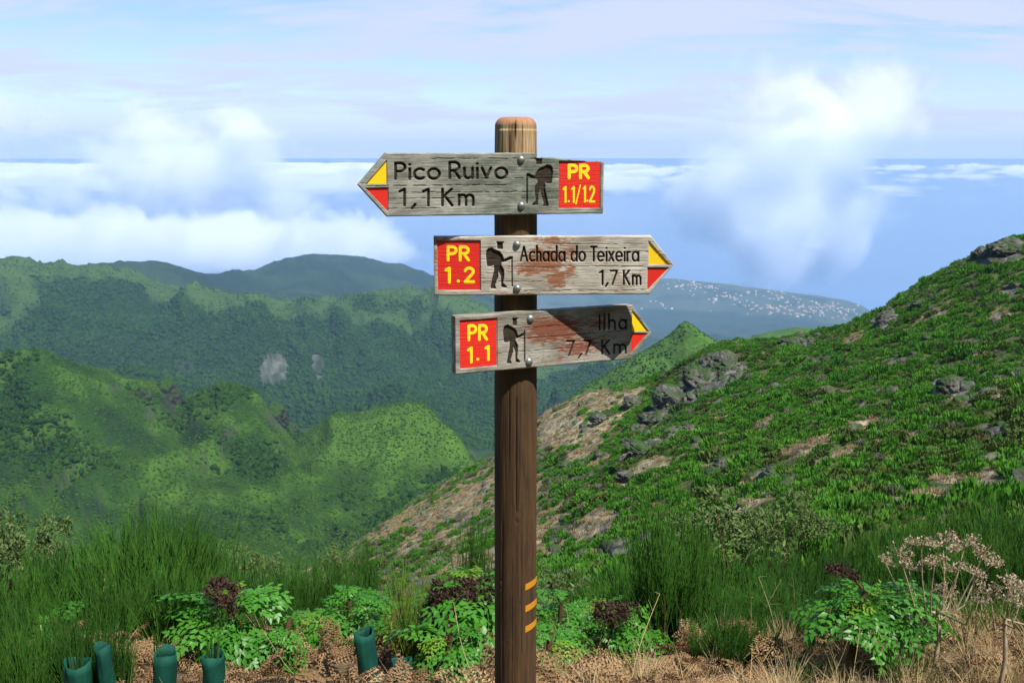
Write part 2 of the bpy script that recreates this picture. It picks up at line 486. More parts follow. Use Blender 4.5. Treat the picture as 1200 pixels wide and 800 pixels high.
colA = lerp(np.broadcast_to(colr(.016, .030, .018), GZ.shape + (3,)), colr(.050, .062, .038), smooth(fbm(GX / 260, GY / 260, 5) + .7 * smooth(R2, 5900, 6500), .25, .75))
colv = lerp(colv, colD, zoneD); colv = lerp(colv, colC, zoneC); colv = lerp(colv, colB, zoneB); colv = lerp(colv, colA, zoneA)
colv = lerp(colv, lerp(np.broadcast_to(colr(.29, .245, .15), GZ.shape + (3,)), colr(.18, .155, .105), smooth(n4, -.2, .3)), DRY)
colv = lerp(colv, lerp(np.broadcast_to(colr(.17, .165, .145), GZ.shape + (3,)), colr(.09, .09, .08), smooth(n4 + n2, -.2, .3)), ROCK)
colv = lerp(colv, colr(.045, .05, .034), rockD * .7 * (1 - .85 * smooth(PX, 590, 640)))
colv = lerp(colv, lerp(np.broadcast_to(colr(.15, .148, .13), GZ.shape + (3,)), colr(.04, .048, .034), smooth(fbm(GX / 14, GY / 60, 4), -.2, .2)), rockC * .62)
colv = lerp(colv, lerp(np.broadcast_to(colr(.19, .13, .07), GZ.shape + (3,)), colr(.08, .055, .03), smooth(fbm(GX / .22, GY / .22, 4), -.2, .3)), litter)

m_land, t, out = new_mat('land')
att = t.new('ShaderNodeAttribute', attribute_name='cover')
geo = t.new('ShaderNodeNewGeometry')
nz = t.noise(geo.outputs['Position'], 0.55, 8.0, .65)
nz2 = t.noise(geo.outputs['Position'], 0.045, 8.0, .65)
c = t.mix(1.0, att.outputs['Color'], t.ramp(nz, [(0.25, .55), (.75, 1.5)]), 'MULTIPLY')
c = t.mix(1.0, c, t.ramp(nz2, [(0.3, .7), (.7, 1.3)]), 'MULTIPLY')
hgt = t.math('ADD', t.math('MULTIPLY', nz2, 6.0), t.math('MULTIPLY', nz, 0.5))
principled(t, out, c, .95, .1, bump(t, hgt, .8, 1.0))

idx = np.arange(NR * NA).reshape(NR, NA)
quads = np.stack([idx[:-1, :-1], idx[:-1, 1:], idx[1:, 1:], idx[1:, :-1]], -1).reshape(-1, 4)[:, ::-1]
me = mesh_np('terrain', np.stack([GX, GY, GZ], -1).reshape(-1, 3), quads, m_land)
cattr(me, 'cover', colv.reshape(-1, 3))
terrain = tag(link('terrain', me), kind='structure')

# unseen slope added behind the photographer, shaped to block sky fill and lift haze
nb_a, nb_r = 140, 110
az_b = np.linspace(AZ[-1], AZ[0] + 2 * math.pi, nb_a); r_b = np.exp(np.linspace(math.log(.9), math.log(215), nb_r))
Ab, Rb = np.meshgrid(az_b, r_b)
wl = np.linspace(0, 1, nb_a)[None]
edge_z = ground(np.full(nb_r, AZ[-1]), r_b)[:, None] * (1 - smooth(wl, 0, .3)) + ground(np.full(nb_r, AZ[0]), r_b)[:, None] * smooth(wl, .7, 1)
mid = smooth(wl, 0, .3) * (1 - smooth(wl, .7, 1))
Zb = edge_z + mid * (.55 * np.maximum(Rb - 3.5, 0) + .1 * fbm(Rb * np.sin(Ab) / 1.5, Rb * np.cos(Ab) / 1.5, 4) * smooth(Rb, 1.5, 5) + smooth(Rb, 8, 60) * 3 * fbm(Rb * np.sin(Ab) / 30, Rb * np.cos(Ab) / 30, 4))
Vb = np.stack([Rb * np.sin(Ab), Rb * np.cos(Ab), Zb], -1).reshape(-1, 3)
ib = np.arange(nb_a * nb_r).reshape(nb_r, nb_a)
me = mesh_np('bank', Vb, np.stack([ib[:-1, :-1], ib[:-1, 1:], ib[1:, 1:], ib[1:, :-1]], -1).reshape(-1, 4)[:, ::-1], m_land)
cb = lerp(np.broadcast_to(colr(.16, .11, .055), Vb.shape), colr(.03, .07, .014), np.maximum(smooth(np.hypot(Vb[:, 0], Vb[:, 1]), 4, 6), smooth(fbm(Vb[:, 0] / 1.2, Vb[:, 1] / 1.2, 4), -.1, .3)))
cattr(me, 'cover', cb)
tag(link('bank_ground', me), kind='structure')

# ------------------------------------------------------------------ sea
m_sea, t, out = new_mat('sea_water')
geo = t.new('ShaderNodeNewGeometry')
w = t.noise(geo.outputs['Position'], 0.004, 6.0, .6)
c = t.mix(t.maprange(t.noise(geo.outputs['Position'], .00035, 5.0, .6), .3, .7), (.014, .080, .26), (.020, .10, .31))
principled(t, out, c, .20, .4)
HX, HY0, HY1 = 9500.0, -280.0, 9000.0
V = [(-HX + 2, HY0 + 2, SEA_Z), (HX - 2, HY0 + 2, SEA_Z), (HX - 2, HY1 - 2, SEA_Z), (-HX + 2, HY1 - 2, SEA_Z)]
tag(link('sea', mesh_np('sea', V, [[0, 1, 2, 3]], m_sea)), kind='structure')
ring = [(600000 * math.sin(a), 600000 * math.cos(a), SEA_Z - 2.5) for a in np.linspace(0, 2 * math.pi, 181)[:-1]]
V = [(0, 0, SEA_Z - 2.5)] + ring
tag(link('sea', mesh_np('sea', V, [[0, i, i % 180 + 1] for i in range(1, 181)][::1], m_sea)), kind='structure')

# ------------------------------------------------------------------ haze
m_haze, t, out = new_mat('haze_air')
pv = t.new('ShaderNodeVolumePrincipled')
pv.inputs['Color'].default_value = (.41, .68, 1.0, 1)
pv.inputs['Density'].default_value = 7.8e-5
pv.inputs['Anisotropy'].default_value = 0.0
t.l.new(pv.outputs[0], out.inputs['Volume'])
def box_np(x0, x1, y0, y1, z0, z1):
    V = [(x, y, z) for z in (z0, z1) for y in (y0, y1) for x in (x0, x1)]
    Fq = [[0, 2, 3, 1], [4, 5, 7, 6], [0, 1, 5, 4], [2, 6, 7, 3], [0, 4, 6, 2], [1, 3, 7, 5]]
    return np.array(V, float), np.array(Fq)
V, Fq = box_np(-HX, HX, HY0, HY1, SEA_Z - 1.2, float(Zb.max()) + 3.0)
haze = tag(link('haze', mesh_np('haze', V, Fq, m_haze, False)), kind='stuff')
# ------------------------------------------------------------------ signpost
def arc(cx, cy, rx, ry, a0, a1, n=14):
    a = np.radians(np.linspace(a0, a1, n))
    return [(cx + rx * math.cos(q), cy + ry * math.sin(q)) for q in a]
XH = .64
GLYPH = {
 'P': (.54, [[(0, 0), (0, 1), (.27, 1)] + arc(.27, .74, .27, .26, 90, -90) + [(0, .48)]]),
 'R': (.56, [[(0, 0), (0, 1), (.27, 1)] + arc(.27, .74, .27, .26, 90, -90) + [(0, .48)], [(.24, .48), (.56, 0)]]),
 'i': (0, [[(0, 0), (0, XH)], [(0, .91), (0, .911)]]),
 'c': (.52, [arc(.32, .32, .32, .32, 50, 310, 20)]),
 'o': (.64, [arc(.32, .32, .32, .32, 0, 360, 26)]),
 'u': (.46, [[(0, XH), (0, .23)] + arc(.23, .23, .23, .23, 180, 360, 12) + [(.46, XH)], [(.46, XH), (.46, 0)]]),
 'v': (.5, [[(0, XH), (.25, 0), (.5, XH)]]),
 '1': (.16, [[(0, .86), (.16, 1), (.16, 0)]]),
 ',': (.08, [[(.08, .06), (0, -.18)]]),
 '.': (0, [[(0, .05), (0, .051)]]),
 'K': (.54, [[(0, 0), (0, 1)], [(.5, 1), (.03, .5)], [(.12, .6), (.54, 0)]]),
 'm': (.74, [[(0, 0), (0, XH)], [(0, .40)] + arc(.185, .44, .185, .2, 180, 0, 10) + [(.37, 0)], [(.37, .40)] + arc(.555, .44, .185, .2, 180, 0, 10) + [(.74, 0)]]),
 '/': (.3, [[(0, -.12), (.3, 1.12)]]),
 '2': (.52, [arc(.25, .75, .25, .25, 165, -35, 14) + [(0, 0), (.52, 0)]]),
 'A': (.72, [[(0, 0), (.36, 1), (.72, 0)], [(.13, .34), (.59, .34)]]),
 'h': (.42, [[(0, 0), (0, 1.06)], [(0, .38)] + arc(.21, .43, .21, .21, 180, 0, 10) + [(.42, 0)]]),
 'a': (.6, [arc(.3, .32, .3, .32, 0, 360, 24), [(.6, XH), (.6, 0)]]),
 'd': (.6, [arc(.3, .32, .3, .32, 0, 360, 24), [(.6, 1.06), (.6, 0)]]),
 'T': (.56, [[(0, 1), (.56, 1)], [(.28, 1), (.28, 0)]]),
 'e': (.62, [arc(.31, .32, .31, .32, 0, 310, 22), [(0, .32), (.62, .32)]]),
 'x': (.44, [[(0, XH), (.44, 0)], [(.44, XH), (0, 0)]]),
 'r': (.26, [[(0, 0), (0, XH)], [(0, .40)] + arc(.2, .43, .2, .21, 180, 70, 8)]),
 '7': (.5, [[(0, 1), (.5, 1), (.14, 0)]]),
 'I': (0, [[(0, 0), (0, 1)]]),
 'l': (0, [[(0, 0), (0, 1.06)]]),
}
def text_strokes(s, gap=.27):
    x = 0; out = []
    for i, ch in enumerate(s):
        if ch == ' ':
            x += .34; continue
        w, st = GLYPH[ch]
        if i and s[i - 1] == 'T': x -= .12
        for p in st:
            out.append([(x + a, b) for a, b in p])
        x += w + gap
    return out, max(x - gap, 1e-3)
def place_text(s, x0, x1, top, base, shear=0.0):
    """strokes of a word in photo pixels: from x0 to x1, capital top and baseline"""
    st, w = text_strokes(s)
    k = (x1 - x0) / w if w > .02 else (base - top)
    return [[(x0 + a * k, base - b * (base - top) - shear * (a * k)) for a, b in p] for p in st]

HIKER = [(525, 215), (540, 195), (575, 188), (590, 200), (640, 220), (665, 250), (680, 290), (735, 265), (757, 265), (757, 285), (700, 310), (660, 318), (655, 340),
 (680, 380), (682, 430), (672, 500), (705, 530), (700, 540), (655, 535), (652, 440), (632, 400), (628, 440), (600, 520), (610, 548), (565, 548), (560, 535),
 (580, 440), (592, 390), (590, 345), (560, 355), (530, 350), (525, 310), (520, 250)]
HAT = [(612, 136), (680, 136), (676, 150), (668, 152), (668, 205), (620, 203), (618, 152), (612, 150)]

def sdf_segments(P, segs):
    d = np.full(len(P), 1e9)
    for a, b in segs:
        a = np.asarray(a, float); b = np.asarray(b, float)
        ab = b - a; L = max(ab @ ab, 1e-14)
        tt = np.clip(((P - a) @ ab) / L, 0, 1)
        d = np.minimum(d, np.hypot(*(P - a - tt[:, None] * ab).T))
    return d
def sdf_poly(P, poly):
    poly = np.asarray(poly, float); n = len(poly)
    d = sdf_segments(P, [(poly[i], poly[(i + 1) % n]) for i in range(n)])
    inside = np.zeros(len(P), bool)
    for i in range(n):
        a, b = poly[i], poly[(i + 1) % n]
        cond = (a[1] > P[:, 1]) != (b[1] > P[:, 1])
        with np.errstate(divide='ignore', invalid='ignore'):
            xi = (b[0] - a[0]) * (P[:, 1] - a[1]) / (b[1] - a[1]) + a[0]
        inside ^= cond & (P[:, 0] < xi)
    return np.where(inside, -d, d)

AXIS = np.array([0.0, 2.53])                                    # where the post stands (x, y)
AXIS[0] = (604.3 - 600) / F_PX * 2.53
def post_z(py):
    """height on the post's axis seen at a photo row"""
    az, t = px_dir(604, py)
    return EYE + float(t) * np.hypot(*AXIS)
def post_r(z):
    depth = AXIS[1] * CP - (z - EYE) * SP
    wpx = np.interp(z, [post_z(800), post_z(430), post_z(200), post_z(138)], [24.2, 25.0, 25.2, 24.4])
    return wpx / F_PX * depth

class Board:
    THICK = .028
    def __init__(s, ang, py_mid):
        s.a = math.radians(ang)
        s.ex = np.array([math.cos(s.a), math.sin(s.a), 0]); s.n = np.array([math.sin(s.a), -math.cos(s.a), 0])
        z = post_z(py_mid)
        s.o = np.array([AXIS[0], AXIS[1], z]) + s.n * (float(post_r(z)) + s.THICK - .005)
    def uv(s, px, py):
        d = np.array([(px - 600) / F_PX, CP + (400 - py) / F_PX * SP, -SP + (400 - py) / F_PX * CP])
        e = np.array([0, 0, EYE]); k = ((s.o - e) @ s.n) / (d @ s.n)
        p = e + d * k - s.o
        return np.array([p @ s.ex, p[2]])
    def uvs(s, pts):
        return np.array([s.uv(*p) for p in pts])

m_metal, t, out = new_mat('galvanised_bolt')
tc = t.new('ShaderNodeTexCoord').outputs['Object']
nz = t.noise(tc, 220, 5)
principled(t, out, t.ramp(nz, [(.3, (.16, .18, .165)), (.7, (.34, .36, .33))]), .5, .5, bump(t, nz, .2, .001), metal=.75)

def wood_mat(name, pale, mid, dark, rust, moss, seed, moss_amt=.0):
    m, t, out = new_mat(name)
    tc = t.new('ShaderNodeTexCoord').outputs['Object']
    mp = t.new('ShaderNodeMapping'); t.l.new(tc, mp.inputs[0])
    mp.inputs['Location'].default_value = (seed, seed * .7, seed * 1.3)
    p = mp.outputs[0]
    grain = t.noise(t.scaled(p, (14, 60, 420)), 1.0, 6, .6, .3)
    fibre = t.noise(t.scaled(p, (40, 200, 1500)), 1.0, 4, .6)
    cloudy = t.noise(t.scaled(p, (9, 30, 22)), 1.0, 6, .6, .4)
    att = lambda n: t.new('ShaderNodeAttribute', attribute_name=n).outputs['Fac']
    c = t.mix(t.maprange(grain, .34, .66), dark, mid)
    c = t.mix(t.maprange(cloudy, .38, .66), c, pale)
    c = t.mix(t.maprange(fibre, .48, .66, 0, .7), c, dark)
    # old varnish that has flaked to bare wood
    flake = t.math('ADD', att('rust'), t.math('MULTIPLY', t.math('SUBTRACT', t.noise(t.scaled(p, (45, 100, 190)), 1.0, 8, .72), .5), 3.6))
    flake = t.math('ADD', flake, t.math('MULTIPLY', t.math('SUBTRACT', grain, .5), 2.0))
    c = t.mix(t.maprange(flake, .35, .62, 0, .92), c, t.mix(t.maprange(grain, .4, .6), rust, [x * 1.7 for x in rust]))
    if moss_amt:
        c = t.mix(t.math('MULTIPLY', att('moss'), t.maprange(t.noise(t.scaled(p, (25, 60, 60)), 1.0, 6, .65), .36, .6, 0, moss_amt)), c, moss)
    c = t.mix(t.maprange(att('crack'), .2, .8), c, [x * .35 for x in dark])
    ink = t.math('SUBTRACT', t.math('MULTIPLY', t.noise(t.scaled(p, (300, 300, 300)), 1.0, 3), .0011), .00055)
    ink = t.maprange(t.math('ADD', att('ink'), ink), -.0006, .0002, 1, 0)
    inkc = t.mix(t.maprange(t.noise(t.scaled(p, (60, 60, 400)), 1.0, 5, .6), .4, .7), (.022, .016, .012), (.065, .046, .032))
    c = t.mix(ink, c, inkc)
    h = t.math('ADD', t.math('MULTIPLY', grain, 1.0), t.math('MULTIPLY', fibre, .6))
    principled(t, out, c, .85, .2, bump(t, h, .55, .0016))
    return m
m_paint = {}
def paint_mat(name, base, letter=None):
    m, t, out = new_mat(name)
    tc = t.new('ShaderNodeTexCoord').outputs['Object']
    nz = t.noise(t.scaled(tc, (40, 40, 160)), 1.0, 6, .65)
    c = t.mix(t.maprange(nz, .35, .75, 0, .28), base, [x * .62 for x in base])
    if letter:
        att = t.new('ShaderNodeAttribute', attribute_name='letter').outputs['Fac']
        c = t.mix(t.maprange(att, -.0003, .0003, 1, 0), c, letter)
    worn = t.noise(t.scaled(tc, (120, 120, 380)), 1.0, 6, .7)
    c = t.mix(t.maprange(worn, .62, .72, 0, .55), c, (.22, .16, .11))
    principled(t, out, c, .55, .35, bump(t, nz, .25, .0012))
    return m
RED, YEL = (.66, .022, .012), (.88, .56, .006)
m_red = paint_mat('red_sign_paint', RED)
m_redp = paint_mat('red_panel_paint', RED, (.90, .62, .008))
m_yel = paint_mat('yellow_sign_paint', YEL)

signpost = tag(link('signpost', None, loc=(AXIS[0], AXIS[1], 0)), 'brown round wooden trail post carrying three weathered arrow boards', 'signpost')
def at_root(p):
    return Vector((p[0] - AXIS[0], p[1] - AXIS[1], p[2]))

def prism_np(poly, y0, y1):
    """flat polygon (u,v) as a slab between local depths y0 (front) and y1"""
    n = len(poly)
    V = [(u, y0, v) for u, v in poly] + [(u, y1, v) for u, v in poly]
    me = bpy.data.meshes.new('slab')
    A = sum(poly[i][0] * poly[(i + 1) % n][1] - poly[(i + 1) % n][0] * poly[i][1] for i in range(n))
    o = list(range(n)) if A > 0 else list(range(n))[::-1]
    F = [o, [i + n for i in o[::-1]]] + [[o[(k + 1) % n], o[k], o[k] + n, o[(k + 1) % n] + n] for k in range(n)]
    me.from_pydata(V, [], F); me.update()
    return me

def make_board(b, out_px, erode, hiker_box, hat_box, stick, words, panel_px, panel_words, tris, bolts, wood, rust_spots, moss_f, cracks, label, seed, mirror=False, stroke=1.5):
    tip, sh_t, sh_b, far_t, far_b = b.uvs(out_px)
    left_arrow = tip[0] < far_t[0]
    vtop = (sh_t[1] + far_t[1]) / 2; vbot = (sh_b[1] + far_b[1]) / 2; vt = tip[1]
    us = (sh_t[0] + sh_b[0]) / 2; u0, u1 = min(tip[0], far_t[0]), max(tip[0], far_t[0])
    nu, nv = 540, 136
    uu = np.linspace(u0, u1, nu)
    f = np.clip((uu - tip[0]) / (us - tip[0]), 0, 1)
    hi = vt + (vtop - vt) * np.maximum(f, .012); lo = vt + (vbot - vt) * np.maximum(f, .012)
    hi = hi + .0009 * fbm(uu / .03 + seed, uu * 0, 4); lo = lo + .0009 * fbm(uu / .035 + seed * 2, uu * 0 + 3, 4)
    if erode:
        hi = hi - np.array(erode(uu))
    s = np.linspace(0, 1, nv)
    Ug = np.repeat(uu[:, None], nv, 1); Vg = lo[:, None] + (hi - lo)[:, None] * s[None]
    P = np.stack([Ug.ravel(), Vg.ravel()], 1)
    # engraving
    segs = []
    for w in words:
        for st in place_text(*w):
            q = b.uvs(st)
            segs += [(q[i], q[i + 1]) for i in range(len(q) - 1)]
    pitch_m = (us - tip[0]) and np.linalg.norm(b.uv(600, 300) - b.uv(601, 300))
    ink = sdf_segments(P, segs) - stroke * pitch_m
    def box_map(poly, src, dst):
        (sx0, sy0, sx1, sy1), (dx0, dy0, dx1, dy1) = src, dst
        return [((dx1 - (x - sx0) / (sx1 - sx0) * (dx1 - dx0)) if mirror else (dx0 + (x - sx0) / (sx1 - sx0) * (dx1 - dx0)), dy0 + (y - sy0) / (sy1 - sy0) * (dy1 - dy0)) for x, y in poly]
    ink = np.minimum(ink, sdf_poly(P, b.uvs(box_map(HIKER, (520, 188, 757, 548), hiker_box))))
    if hat_box:
        ink = np.minimum(ink, sdf_poly(P, b.uvs(box_map(HAT, (612, 136, 680, 205), hat_box))))
    ink = np.minimum(ink, sdf_segments(P, [tuple(b.uvs(stick))]) - .75 * pitch_m)
    # sunk fields for the painted panels
    pq = b.uvs(panel_px)
    pu0, pu1 = pq[[0, 3], 0].mean(), pq[[1, 2], 0].mean()
    pv1, pv0 = pq[[0, 1], 1].mean(), pq[[2, 3], 1].mean()
    panel = [(pu0, pv0), (pu1, pv0), (pu1, pv1), (pu0, pv1)]
    tq = [b.uvs(x) for _, x in tris]
    sunk = np.full(len(P), 1e9)
    for poly in [panel] + tq:
        sunk = np.minimum(sunk, sdf_poly(P, poly))
    Wd = np.zeros(len(P))
    edge = np.minimum.reduce([(Vg - lo[:, None]).ravel(), (hi[:, None] - Vg).ravel(), P[:, 0] - u0 + .001, u1 - P[:, 0] + .001])
    Wd += .0022 * (1 - smooth(edge, 0, .0030)) ** 2                      # worn arris
    Wd += .0009 * smooth(fbm(P[:, 0] / .09 + seed, P[:, 1] / .0036, 4), 0, .6)   # raised grain
    crk = np.zeros(len(P))
    for cx0, cx1, cy, wid in cracks:
        q0, q1 = b.uv(cx0, cy), b.uv(cx1, cy)
        vv = q0[1] + .0022 * fbm(P[:, 0] / .03 + seed, P[:, 0] * 0 + cy, 3)
        a = np.exp(-((P[:, 1] - vv) / wid) ** 2) * smooth(P[:, 0], q0[0], q0[0] + .02) * (1 - smooth(P[:, 0], q1[0] - .02, q1[0])) * smooth(fbm(P[:, 0] / .022 + cy, P[:, 0] * 0, 2), -.35, .0)
        crk = np.maximum(crk, a)
    Wd += .0024 * crk
    Wd += .0046 * (1 - smooth(ink, -.0010, .0006))
    Wd = np.maximum(Wd, .0044 * (1 - smooth(sunk, -.0004, .0010)))
    V = np.stack([P[:, 0], Wd, P[:, 1]], 1)
    idn = np.arange(nu * nv).reshape(nu, nv)
    Fq = [np.stack([idn[:-1, :-1], idn[1:, :-1], idn[1:, 1:], idn[:-1, 1:]], -1).reshape(-1, 4)]
    nb = nu * nv
    bl = np.stack([uu, np.full(nu, b.THICK), lo], 1); bh = np.stack([uu, np.full(nu, b.THICK), hi], 1)
    ibl = nb + np.arange(nu); ibh = nb + nu + np.arange(nu)
    Fq.append(np.stack([ibl[:-1], ibl[1:], idn[1:, 0], idn[:-1, 0]], -1))
    Fq.append(np.stack([idn[:-1, -1], idn[1:, -1], ibh[1:], ibh[:-1]], -1))
    Fq.append(np.stack([ibl[1:], ibl[:-1], ibh[:-1], ibh[1:]], -1))
    # the ends: fan of quads from the front column to the back edge
    nm = nb + 2 * nu
    ends_v = []
    for e, flip in ((0, False), (nu - 1, True)):
        back = np.stack([np.full(nv, uu[e]), np.full(nv, b.THICK), Vg[e]], 1)
        ib = nm + np.arange(nv); nm += nv
        ends_v.append(back)
        q = np.stack([idn[e, :-1], idn[e, 1:], ib[1:], ib[:-1]], -1)
        Fq.append(q[:, ::-1] if flip else q)
    Vall = np.concatenate([V, bl, bh] + ends_v)
    Fall = np.concatenate(Fq)
    me = mesh_np('sign_board', Vall, Fall, wood, True)
    ex = np.zeros(len(Vall) - len(P))
    px_u = lambda lst: [(b.uv(x, y), rx * pitch_m, ry * pitch_m, w) for x, y, rx, ry, w in lst]
    rust = np.full(len(Vall), -.25)
    for (cu, cv), rx, ry, w in px_u(rust_spots):
        rust = np.maximum(rust, -.25 + (w + .25) * np.exp(-((Vall[:, 0] - cu) / rx) ** 2 - ((Vall[:, 2] - cv) / ry) ** 2))
    fattr(me, 'rust', rust)
    fattr(me, 'moss', np.clip(moss_f(Vall[:, 0], Vall[:, 2]), 0, 1))
    fattr(me, 'crack', np.concatenate([crk, ex]))
    fattr(me, 'ink', np.concatenate([ink, ex + 1]))
    me.polygons.foreach_set('use_smooth', np.concatenate([np.ones(len(Fq[0]), bool), np.zeros(len(Fall) - len(Fq[0]), bool)]))
    bo = link('sign_board', me, signpost, at_root(b.o), (0, 0, b.a))
    bo['label'] = label
    # the red panel with its yellow numbers
    n1, n2 = 170, 190
    gu, gv = np.meshgrid(np.linspace(pu0 + .0012, pu1 - .0012, n1), np.linspace(pv0 + .0012, pv1 - .0012, n2), indexing='ij')
    Q = np.stack([gu.ravel(), gv.ravel()], 1)
    segs = []
    for *w, half in panel_words:
        for st in place_text(*w):
            q = b.uvs(st)
            segs += [(q[i], q[i + 1], half) for i in range(len(q) - 1)]
    let = np.full(len(Q), 1e9)
    for half in set(x[2] for x in segs):
        let = np.minimum(let, sdf_segments(Q, [(x[0], x[1]) for x in segs if x[2] == half]) - half * pitch_m)
    yy = np.full(len(Q), .0038) + .0005 * fbm(Q[:, 0] / .05, Q[:, 1] / .003, 3) - .0005 * (1 - smooth(let, -.0004, .0004))
    idp = np.arange(n1 * n2).reshape(n1, n2)
    pme = mesh_np('number_panel', np.stack([Q[:, 0], yy, Q[:, 1]], 1), np.stack([idp[:-1, :-1], idp[1:, :-1], idp[1:, 1:], idp[:-1, 1:]], -1).reshape(-1, 4), m_redp)
    fattr(pme, 'letter', let)
    link('number_panel', pme, bo)
    for (nm_, _), poly in zip(tris, tq):
        c = poly.mean(0)
        me_t = prism_np([tuple(c + (p - c) * .965) for p in poly], .0034, .0052)
        me_t.materials.append(m_yel if 'yellow' in nm_ else m_red)
        link(nm_, me_t, bo)
    for x, y in bolts:
        c = b.uv(x, y)
        rr = 4.5 * pitch_m
        prof = [(0, -.0068), (.35, -.0064), (.66, -.0052), (.88, -.0032), (.98, -.0012), (1.0, .0004), (1.06, .0006), (1.22, .0008), (1.24, .004)]
        k = 20
        Vb = [(0, prof[0][1], 0)] + [(c_ * rr * math.cos(j * 2 * math.pi / k), d_, c_ * rr * math.sin(j * 2 * math.pi / k)) for c_, d_ in prof[1:] for j in range(k)]
        Fb = [[0, 1 + (j + 1) % k, 1 + j] for j in range(k)]
        for q in range(len(prof) - 2):
            for j in range(k):
                a_ = 1 + q * k + j; b_ = 1 + q * k + (j + 1) % k
                Fb += [[a_, b_, b_ + k], [a_, b_ + k, a_ + k]]
        link('bolt', mesh_np('bolt', Vb, np.array(Fb), m_metal), bo, (c[0], 0, c[1]))
    return bo

w1 = wood_mat('green_grey_wood', (.40, .39, .33), (.24, .24, .195), (.085, .085, .065), (.12, .07, .035), (.055, .085, .058), 1.7, .72)
w2 = wood_mat('bleached_wood', (.58, .545, .47), (.44, .40, .33), (.20, .165, .12), (.175, .065, .024), (.05, .05, .03), 4.1)
w3 = wood_mat('rust_stained_wood', (.40, .37, .31), (.25, .225, .18), (.095, .08, .06), (.13, .036, .016), (.05, .05, .03), 9.3)

b1 = Board(14, 216)
def erode1(u):
    a = b1.uv(627, 185)[0]
    return smooth(u, a - .002, a + .004) * .0105 + smooth(u, a + .004, a + .17) * .0105 + smooth(u, a - .01, a + .01) * .0025 * fbm(u / .012, u * 0, 4) - .0012
make_board(b1, [(420, 217), (451, 180.5), (455, 254), (708, 179), (708, 250)], erode1, (617, 193, 648, 242), (627, 186, 636, 193), [(617.7, 206), (617.7, 238)],
 [('Pico', 463.5, 515, 191.5, 209.8), ('Ruivo', 527, 594, 190.5, 209), ('1', 468.5, 474, 222, 241), (',', 483, 486.5, 222, 241), ('1', 496, 502, 222, 241), ('K', 518.5, 530, 222, 241), ('m', 538, 554.5, 222, 240.5)],
 [(655, 189), (704, 189), (704, 244), (655, 244)],
 [('PR', 667.5, 690, 194, 208.5, 1.9), ('1.1', 661, 673, 219.5, 237, 1.25), ('/', 675.5, 680.5, 219.5, 237, .8), ('1.2', 684.5, 697, 219, 236.5, 1.25)],
 [('yellow_arrow', [(453.3, 188), (453.3, 215.7), (429, 215.7)]), ('red_arrow', [(428.5, 220.5), (455, 220), (455, 248)])],
 [(610.7, 187), (611, 241)], w1, [(620, 192, 30, 6, .2)], lambda u, v: .3 + .8 * np.exp(-((u + .005) / .13) ** 2),
 [(425, 600, 218, .0009), (470, 708, 226, .0007), (560, 708, 209, .0007), (450, 560, 233, .0006), (500, 640, 186, .0007), (430, 520, 245, .0006), (600, 700, 232, .0006)],
 'greenish grey board pointing left, reading Pico Ruivo 1,1 Km', 1.0, mirror=True)
b2 = Board(2.5, 311)
make_board(b2, [(789.5, 310), (762, 276.5), (762, 345), (508, 277), (508, 346)], None, (569.3, 290.3, 600.8, 338.3), (581.6, 283.2, 590.6, 292.3), [(599.8, 303), (600.1, 335.5)],
 [('Achada', 610, 661.5, 289.5, 306), ('do', 669.5, 685.5, 289.5, 306), ('Teixeira', 692.5, 748, 289.5, 306), ('1', 703, 706, 317.5, 333.5), (',', 709.8, 712, 317.5, 333), ('7', 715.5, 723, 317.5, 333.5), ('K', 731, 737.5, 317.5, 333.5), ('m', 741.5, 750.5, 317.5, 333.5)],
 [(512.5, 282), (563, 282), (563, 340), (512.5, 340)],
 [('PR', 525, 549, 289.5, 305, 1.75), ('1', 522.5, 526.5, 314.5, 331, 1.75), ('.', 537, 537.1, 314.5, 330.5, 1.9), ('2', 545, 555, 314.5, 330.5, 1.75)],
 [('yellow_arrow', [(760.3, 282.5), (760.3, 309.8), (784.5, 309.8)]), ('red_arrow', [(759, 313.5), (784, 313.5), (758.8, 340)])],
 [(605.7, 286.5), (606, 337.8)], w2, [(640, 305, 30, 18, 1.15), (652, 326, 15, 16, 1.0), (620, 316, 24, 10, .95), (668, 320, 10, 16, .8), (648, 282, 30, 7, .8), (668, 296, 14, 12, .7), (520, 281, 30, 3, .7), (511, 300, 4, 40, .55), (575, 325, 30, 16, .22), (735, 322, 40, 14, .30), (700, 308, 40, 6, .2), (590, 342, 80, 3, .4), (700, 340, 40, 4, .3)], lambda u, v: u * 0,
 [(520, 760, 313, .0006), (600, 780, 296, .0005), (510, 640, 330, .0005), (600, 760, 341, .0006), (640, 760, 286, .0005)],
 'bleached pale board pointing right, reading Achada do Teixeira 1,7 Km', 2.3, stroke=1.15)
b3 = Board(23, 400)
